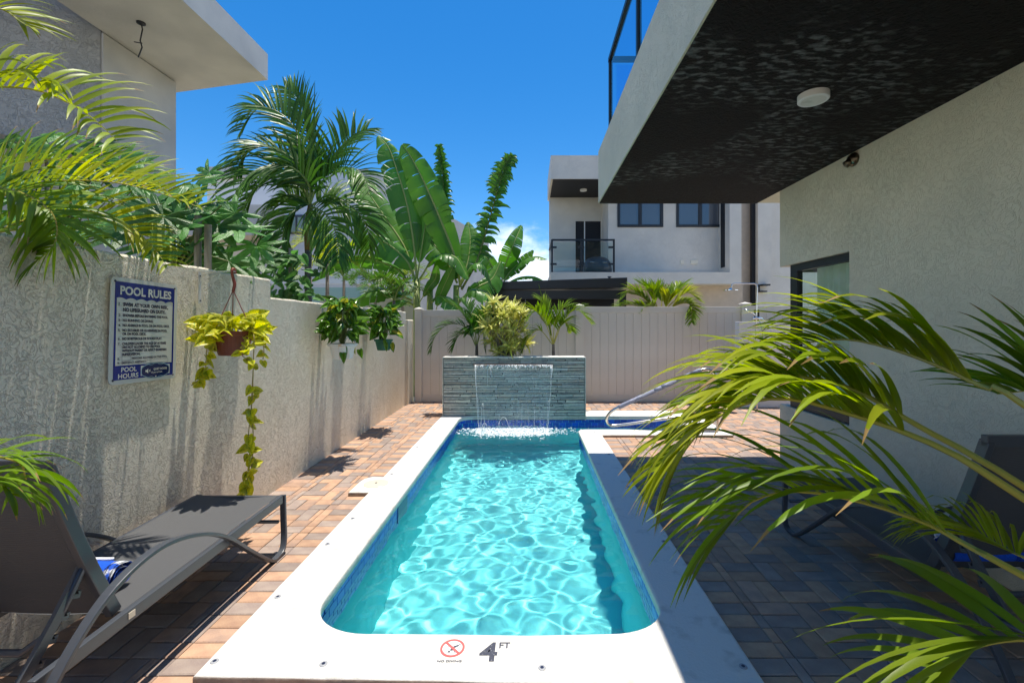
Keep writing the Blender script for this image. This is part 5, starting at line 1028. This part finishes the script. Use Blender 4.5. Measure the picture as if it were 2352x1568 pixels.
# ------------------------------------------------------------------ smaller palms in the gardens behind
def small_palm(label, px, base, crown, Y, n, L, ll, mats, rng, trunk_r=.05, lw=.03, spread=1.0, group='young palms behind the walls', zb=0, lo=-20, hi=75):
    a, c_ = at(px, base, Y), at(px, crown, Y); t = thing('young_palm', (a.x, Y, zb), label, 'palm', group)
    MB().tube([(a.x, Y, zb - .05), (a.x, Y, (zb + c_.z) / 2), tuple(c_)], [trunk_r, trunk_r * .9, trunk_r * .6], 9).build('trunk', M['trunk'], t, smooth=True)
    for k in range(n):
        az = 2 * math.pi * (k + rng.uniform(-.3, .3)) / n; e = math.radians(rng.uniform(lo, hi)); h = V((math.cos(az), math.sin(az), 0)); l = L * rng.uniform(.8, 1.15)
        pts = [c_, c_ + (h * math.cos(e) + UP * math.sin(e)) * l * .35, c_ + h * l * .65 * spread * math.cos(e * .7) + UP * l * (.55 * math.sin(e) + .05), c_ + h * l * spread * math.cos(e * .6) + UP * l * (.55 * math.sin(e) - .22)]
        frond(t, pts, 20, ll, lw, .5, rng, mats, t0=.2, r=.012, lift=.2, seg=4)
    return t
rg = random.Random(44)
small_palm('yellowish young palm behind the tall palm trunk', 752, 720, 600, 9.0, 9, .85, .30, MA, rg)
small_palm('thin dark palm left of the banana plant', 862, 720, 660, 10.5, 8, .7, .28, PM, rg)
small_palm('young palm in the gap under the banana leaf', 790, 725, 640, 10.8, 8, .6, .25, PM, rg)
small_palm('low green palm behind the fence left of the banana stems', 925, 730, 650, 11.0, 9, .9, .3, MG, rg)
small_palm('low dark palm just behind the corner of the fence', 905, 760, 690, 9.2, 8, .8, .3, PM, rg)
# young palm leaning over the fence on the right
ft = thing('young_palm', at(1515, 760, 9.0) * V((1, 1, 0)), 'low bright green palm with one yellow frond leaning over the fence on the right', 'palm', 'young palms behind the walls')
a = at(1515, 760, 9.0); MB().tube([(a.x, 9.0, -.05), tuple(at(1515, 725, 9.0))], [.07, .05], 9).build('trunk', M['trunk'], ft)
for pp, mt, Y1 in ((((1515, 725), (1490, 695), (1455, 665), (1425, 690)), MG, 9.0), (((1515, 725), (1500, 690), (1485, 660), (1465, 648)), MG, 9.3), (((1515, 725), (1480, 705), (1440, 700), (1412, 712)), MG, 8.8), (((1515, 725), (1520, 690), (1510, 662), (1495, 660)), MG, 9.3),
                   (((1515, 725), (1540, 690), (1560, 660), (1580, 655)), MG, 9.5), (((1515, 725), (1550, 690), (1580, 672), (1606, 690)), MA, 8.7), (((1515, 725), (1555, 700), (1585, 700), (1588, 740)), MG, 8.45), (((1515, 725), (1545, 705), (1570, 695), (1600, 705)), MA, 8.6),
                   (((1515, 725), (1500, 705), (1485, 705), (1470, 715)), MG, 8.7), (((1515, 725), (1530, 705), (1535, 690), (1540, 680)), MA, 8.8), (((1515, 725), (1495, 700), (1470, 680), (1448, 675)), MG, 9.1), (((1515, 725), (1535, 695), (1548, 670), (1560, 668)), MG, 9.2), (((1515, 725), (1505, 690), (1500, 670), (1490, 668)), MG, 8.9)):
    m = len(pp) - 1; frond(ft, [at(x, y, 9.0 + (Y1 - 9.0) * k / m) for k, (x, y) in enumerate(pp)], 22, .36, .044, .4, rg, mt, t0=.3, r=.014, lift=.15, a0=28, a1=50, seg=4)
# ------------------------------------------------------------------ plants in the planter behind the water wall
rg = random.Random(9)
for label, px, by, Y, frs in (('dark green palm in the planter at the left end of the water wall', 1095, 822, 7.55, (((1095, 800), (1083, 755), (1058, 715), (1022, 690)), ((1095, 800), (1070, 752), (1030, 745), (1000, 772), (990, 806)), ((1095, 795), (1088, 740), (1075, 705), (1062, 690)), ((1095, 795), (1108, 748), (1118, 722), (1130, 725)), ((1095, 800), (1080, 770), (1055, 770), (1040, 800)), ((1095, 800), (1100, 765), (1108, 760), (1112, 800)), ((1095, 798), (1092, 760), (1085, 745), (1080, 760)))),
                              ('bright green palm in the planter at the right of the water wall', 1271, 822, 7.5, (((1270, 790), (1252, 740), (1232, 715), (1212, 730)), ((1272, 790), (1295, 735), (1325, 712), (1358, 742)), ((1268, 790), (1240, 758), (1215, 775), (1198, 812)), ((1270, 790), (1275, 740), (1292, 708), (1315, 705)), ((1270, 790), (1262, 740), (1250, 700), (1240, 690)), ((1270, 790), (1285, 750), (1300, 740), (1312, 760))))):
    a = at(px, by, Y); t = thing('planter_palm', (a.x, Y, .84), label, 'palm', 'palms in the planter')
    MB().tube([(a.x, Y, .82), tuple(at(px, 790, Y))], [.03, .022], 8).build('trunk', M['trunk'], t)
    for pp in frs:
        dy = rg.uniform(-.35, .35); m = len(pp) - 1; frond(t, [at(x, y, Y + dy * k / m) for k, (x, y) in enumerate(pp)], 24, .33, .036, .55, rg, [M['cpalm'] if px < 1200 else M['fpalm2'], M['cpalm_r'] if px < 1200 else M['rachis']], t0=.25, r=.009, lift=.1, a0=30, a1=58, seg=4)
    if px > 1200: MB().tube(P3((1266, 770, Y), (1252, 710, Y), (1237, 652, Y)), [.012, .012, .004], 6).build('spear_leaf', M['fpalm2'], t)
so = thing('variegated_shrub', (at(1165, 822, 7.5).x, 7.5, .84), 'yellow edged rosette shrub in the planter between the two palms', 'shrub')
rs = []
for v in range(4):
    b = MB(); q = random.Random(v)
    for k in range(20):
        a = k * 2.4 + q.uniform(-.2, .2); e = math.radians(q.uniform(-12, 62)); blade(b, (0, 0, .002 * k), (math.cos(a) * math.cos(e), math.sin(a) * math.cos(e), math.sin(e)), UP, q.uniform(.13, .19), .032, .7, 4)
    rs.append(b.mesh('leaf_rosette', M['song']))
b0 = V((at(1165, 822, 7.5).x, 7.5, .84))
for k in range(50):
    px, py = rg.gauss(1168, 28), rg.uniform(700, 812)
    if abs(px - 1168) > 58 - max(0, 725 - py) * .8: px = rg.uniform(1125, 1212)
    p = at(px, py, 7.5 + rg.uniform(-.28, .28)); MB().tube([b0 + V((rg.gauss(0, .06), rg.gauss(0, .06), 0)), b0 + (p - b0) * .5 + V((0, 0, .05)), p], [.009, .007, .005], 5).build('branch', M['wood'], so)
    link('leaf_rosette', rg.choice(rs), so, p - wl(so), (rg.uniform(.0, 1.1), rg.uniform(-.5, .5), rg.uniform(0, 6.28)), rg.uniform(1.1, 1.55))
# ------------------------------------------------------------------ hanging baskets on wall brackets
def heart(b, l, w_, notch=.12, cup=.16, mi=0, tip=1.0):
    """Leaf outline from stalk (origin) to tip (+X): two lobes at the base, pointed tip, folded midrib."""
    prof = [(-notch, .22), (-.06, .42), (.10, .5), (.30, .48), (.52, .38), (.74, .22), (.90, .08)]; mid = [(0, 0, 0)] + [(x * l, 0, -.22 * l * x * x) for x in (.1, .3, .52, .74, .9)] + [(l * tip, 0, -.25 * l)]
    vs = list(mid); fs = []
    for sgn in (-1, 1):
        o = len(vs); vs += [(x * l, sgn * y * w_ * 2 * .5 * 2 * .5, cup * y * w_ - .22 * l * x * abs(x)) for x, y in prof]
        ch = [o + k for k in range(7)]
        fs += [(0, ch[1], ch[0]), (0, 1, ch[2], ch[1]), (1, 2, ch[3], ch[2]), (2, 3, ch[4], ch[3]), (3, 4, ch[5], ch[4]), (4, 5, ch[6], ch[5]), (5, 6, ch[6])]
    return b.add([(x, y * 2, z) for x, y, z in vs], fs, mi)
PO = [heart(MB(), 1, .38 + .04 * k, .14).mesh('leaf', M['pothos'], smooth=True) for k in range(3)]
PH = [heart(MB(), 1, .27 + .03 * k, .08, .2).mesh('leaf', M['philo'], smooth=True) for k in range(3)]; PHY = heart(MB(), 1, .25, .05, .2).mesh('leaf', M['philo_y'], smooth=True)
def leaf_at(t, me, p, d, s, rng, spin=.5):
    d = V(d).normalized(); nh = V((.55, -.6, .6)) + V((rng.gauss(0, .35), rng.gauss(0, .35), rng.gauss(0, .3))); nh = (nh - d * nh.dot(d)).normalized(); yy_ = nh.cross(d); e = (Matrix((d, yy_, nh)).transposed() @ Matrix.Rotation(rng.uniform(-spin, spin), 3, 'X')).to_euler(); return link('leaf', me, t, V(p) - wl(t), e, s)
def bracket(label, Y, Z, x1):
    t = thing('wall_bracket', (WX, Y, Z - .1), label, 'bracket', 'white wall brackets for the hanging pots')
    MB().box(WX + .012, Y - .012, Z - .22, WX + .016, Y + .012, Z).box(WX + .012, Y - .010, Z, x1, Y + .010, Z + .004).build('arm', M['plastic_w'], t, bevel=.001)
    MB().bar(spline([(WX + .014, Y, Z - .09), (WX + .03, Y, Z - .03), (WX + .10, Y, Z - .004)], 8), .012, .004, V((0, 1, 0))).build('brace', M['plastic_w'], t)
    for z in (Z - .03, Z - .2): MB().tube([(WX + .015, Y, z), (WX + .020, Y, z)], .005, 8).build('screw', M['ink'], t)
bracket('white metal bracket holding the terracotta pot near the sign', 3.08, 1.862, -2.045); bracket('white metal bracket behind the white hanging pot', 4.90, 1.70, -2.06); bracket('white metal bracket behind the green hanging pot', 6.30, 1.66, -2.06)
def pot(label, x, Y, zr, zb, r, m, hz, cord='cord', hookm='cord'):
    t = thing('hanging_pot', (x, Y, zb), label, 'hanging plant', 'hanging pots along the left wall'); h = zr - zb
    MB().lathe((x, Y, zb), [(r * .62, 0), (r * .68, .004), (r * .90, h * .80), (r * .92, h * .82), (r * 1.02, h * .84), (r * 1.04, h), (r * .98, h), (r * .9, h * .86)], 30).build('pot', M[m], t, smooth=False)
    MB().lathe((x, Y, zb + h * .86), [(r * .9, 0), (r * .5, .012)], 20).build('soil', M['soil'], t)
    b = MB()
    for k in range(3): a = 2.2 + k * 2.094; b.tube([(x + r * math.cos(a), Y + r * math.sin(a), zr - .01), (x, Y, hz - .13)], .0032, 5)
    b.build('cord', M[cord], t)
    MB().tube(spline([(x, Y, hz - .14), (x + .004, Y + .01, hz - .09), (x - .004, Y + .008, hz - .05), (x, Y - .012, hz - .012), (x, Y - .004, hz + .016), (x, Y + .016, hz + .010), (x, Y + .026, hz - .012)], 26), [.010] * 8 + [.0095] * 18, 8).build('hook', M[hookm], t, smooth=True)
    return t
rp = random.Random(6)
p1 = pot('terracotta pot of yellow variegated pothos trailing a long vine', -2.055, 3.08, 1.452, 1.285, .128, 'terracotta', 1.865)
c0 = V((-2.055, 3.08, 1.47))
for k in range(72):
    a = rp.uniform(0, 6.28); rr = .16 * math.sqrt(rp.random()); p = c0 + V((rr * math.cos(a), rr * math.sin(a) * 1.25, rp.uniform(-.03, .11) - .3 * rr)); d = V((math.cos(a), math.sin(a), rp.uniform(-.5, .55))) + V((.35, -.55, 0)); leaf_at(p1, rp.choice(PO), p, d, rp.uniform(.085, .13), rp)
def vine(t, pts, n, rng, s=(.05, .075), me=PO, r=.0035):
    c = spline(pts, 40); MB().tube(c, r, 5).build('vine', M['vine'], t)
    for k in range(n):
        q = c[min(39, int(40 * (k + rng.random()) / n))]; d = V((rng.uniform(-.3, .8), rng.uniform(-1, 1), rng.uniform(-.9, .2))); leaf_at(t, rng.choice(me), q + d.normalized() * .012, d, rng.uniform(*s), rng)
Yv = 3.06
vine(p1, [c0 + V((.05, .1, -.02))] + P3((583, 770, 3.0), (582, 830, 3.02), (580, 900, 3.05), (576, 960, 3.06)), 7, rp)
vine(p1, P3((578, 930, 3.06), (571, 1000, 3.06), (574, 1060, 3.07), (568, 1100, 3.07), (566, 1132, 3.07)), 26, rp, (.055, .085)); vine(p1, P3((582, 840, 3.04), (578, 930, 3.07), (582, 1010, 3.07), (578, 1075, 3.07)), 8, rp, (.05, .075))
vine(p1, [c0 + V((.03, -.1, -.02))] + P3((480, 790, 2.96), (473, 830, 2.95), (470, 860, 2.94), (440, 885, 2.93)), 20, rp, (.055, .08)); vine(p1, [c0 + V((.1, .12, -.02))] + P3((600, 770, 3.1), (606, 800, 3.12), (604, 825, 3.13)), 9, rp)
vine(p1, [c0 + V((.1, .0, -.02))] + P3((560, 790, 2.95), (556, 815, 2.94), (575, 828, 2.95)), 10, rp)
for label, x, Y, zr, zb, r, m, n, ww, hh, bx, bz in (('white stained pot of glossy dark leaves hanging mid way along the left wall', -2.06, 4.90, 1.285, 1.115, .15, 'pot_w', 150, .27, .50, 0, .0), ('dark green pot of glossy dark leaves, farthest hanging pot along the left wall', -2.06, 6.27, 1.285, 1.13, .125, 'pot_g', 130, .27, .48, 0, 0)):
    t = pot(label, x, Y, zr, zb, r, m, 1.70 if m == 'pot_w' else 1.66, 'plastic_w', 'plastic_w'); c1 = V((x, Y, zr))
    for k in range(n):
        a = rp.uniform(0, 6.28); u = rp.random(); h = hh * rp.uniform(.22, 1.0); rr = ww * (.35 + .65 * math.sin(math.pi * min(1, h / hh * .8 + .12))) * math.sqrt(rp.random()); p = c1 + V((rr * math.cos(a) * .68, rr * math.sin(a), h - .02))
        MB().tube([c1 + V((0, 0, -.03)), c1 + (p - c1) * .5 + V((0, 0, .04)), p], .0028, 4).build('stalk', M['stemg'], t) if k % 2 == 0 else None
        leaf_at(t, PHY if rp.random() < .06 else rp.choice(PH), p, V((math.cos(a) * .5 + .15, math.sin(a) * .8 - .1, rp.uniform(-1.1, .55))), rp.uniform(.12, .17), rp)
    for k in range(5): a = rp.uniform(3.4, 6.6); p = c1 + V((.12 * abs(math.cos(a)), -.2 + .4 * rp.random() * (1 if m == 'pot_w' else .8), rp.uniform(-.10, .0))); leaf_at(t, PHY if k == 0 else rp.choice(PH), p, V((.3, -.2, -1)), rp.uniform(.1, .13), rp)
# climbing vine round the lone stake
cv = thing('climbing_vine', at(665, 720, 5.5) * V((1, 1, 0)), 'bright green heart leaved vine climbing the lone timber stake behind the wall', 'vine')
MB().tube(P3((672, 720, 5.5), (660, 660, 5.45), (672, 610, 5.5), (655, 585, 5.5)), .012, 6).build('stem', M['stemg'], cv)
LV = [heart(MB(), 1, .40, .14).mesh('leaf', M['castor'], smooth=True)]
for k in range(70):
    py = rp.uniform(585, 690); p = at(rp.gauss(668, 18 + (py - 585) * .12), py, 5.5 + rp.uniform(-.2, .2)); leaf_at(cv, LV[0], p, V((rp.uniform(-1, 1), rp.uniform(-1, .2), rp.uniform(-.8, .4))), rp.uniform(.10, .16), rp)
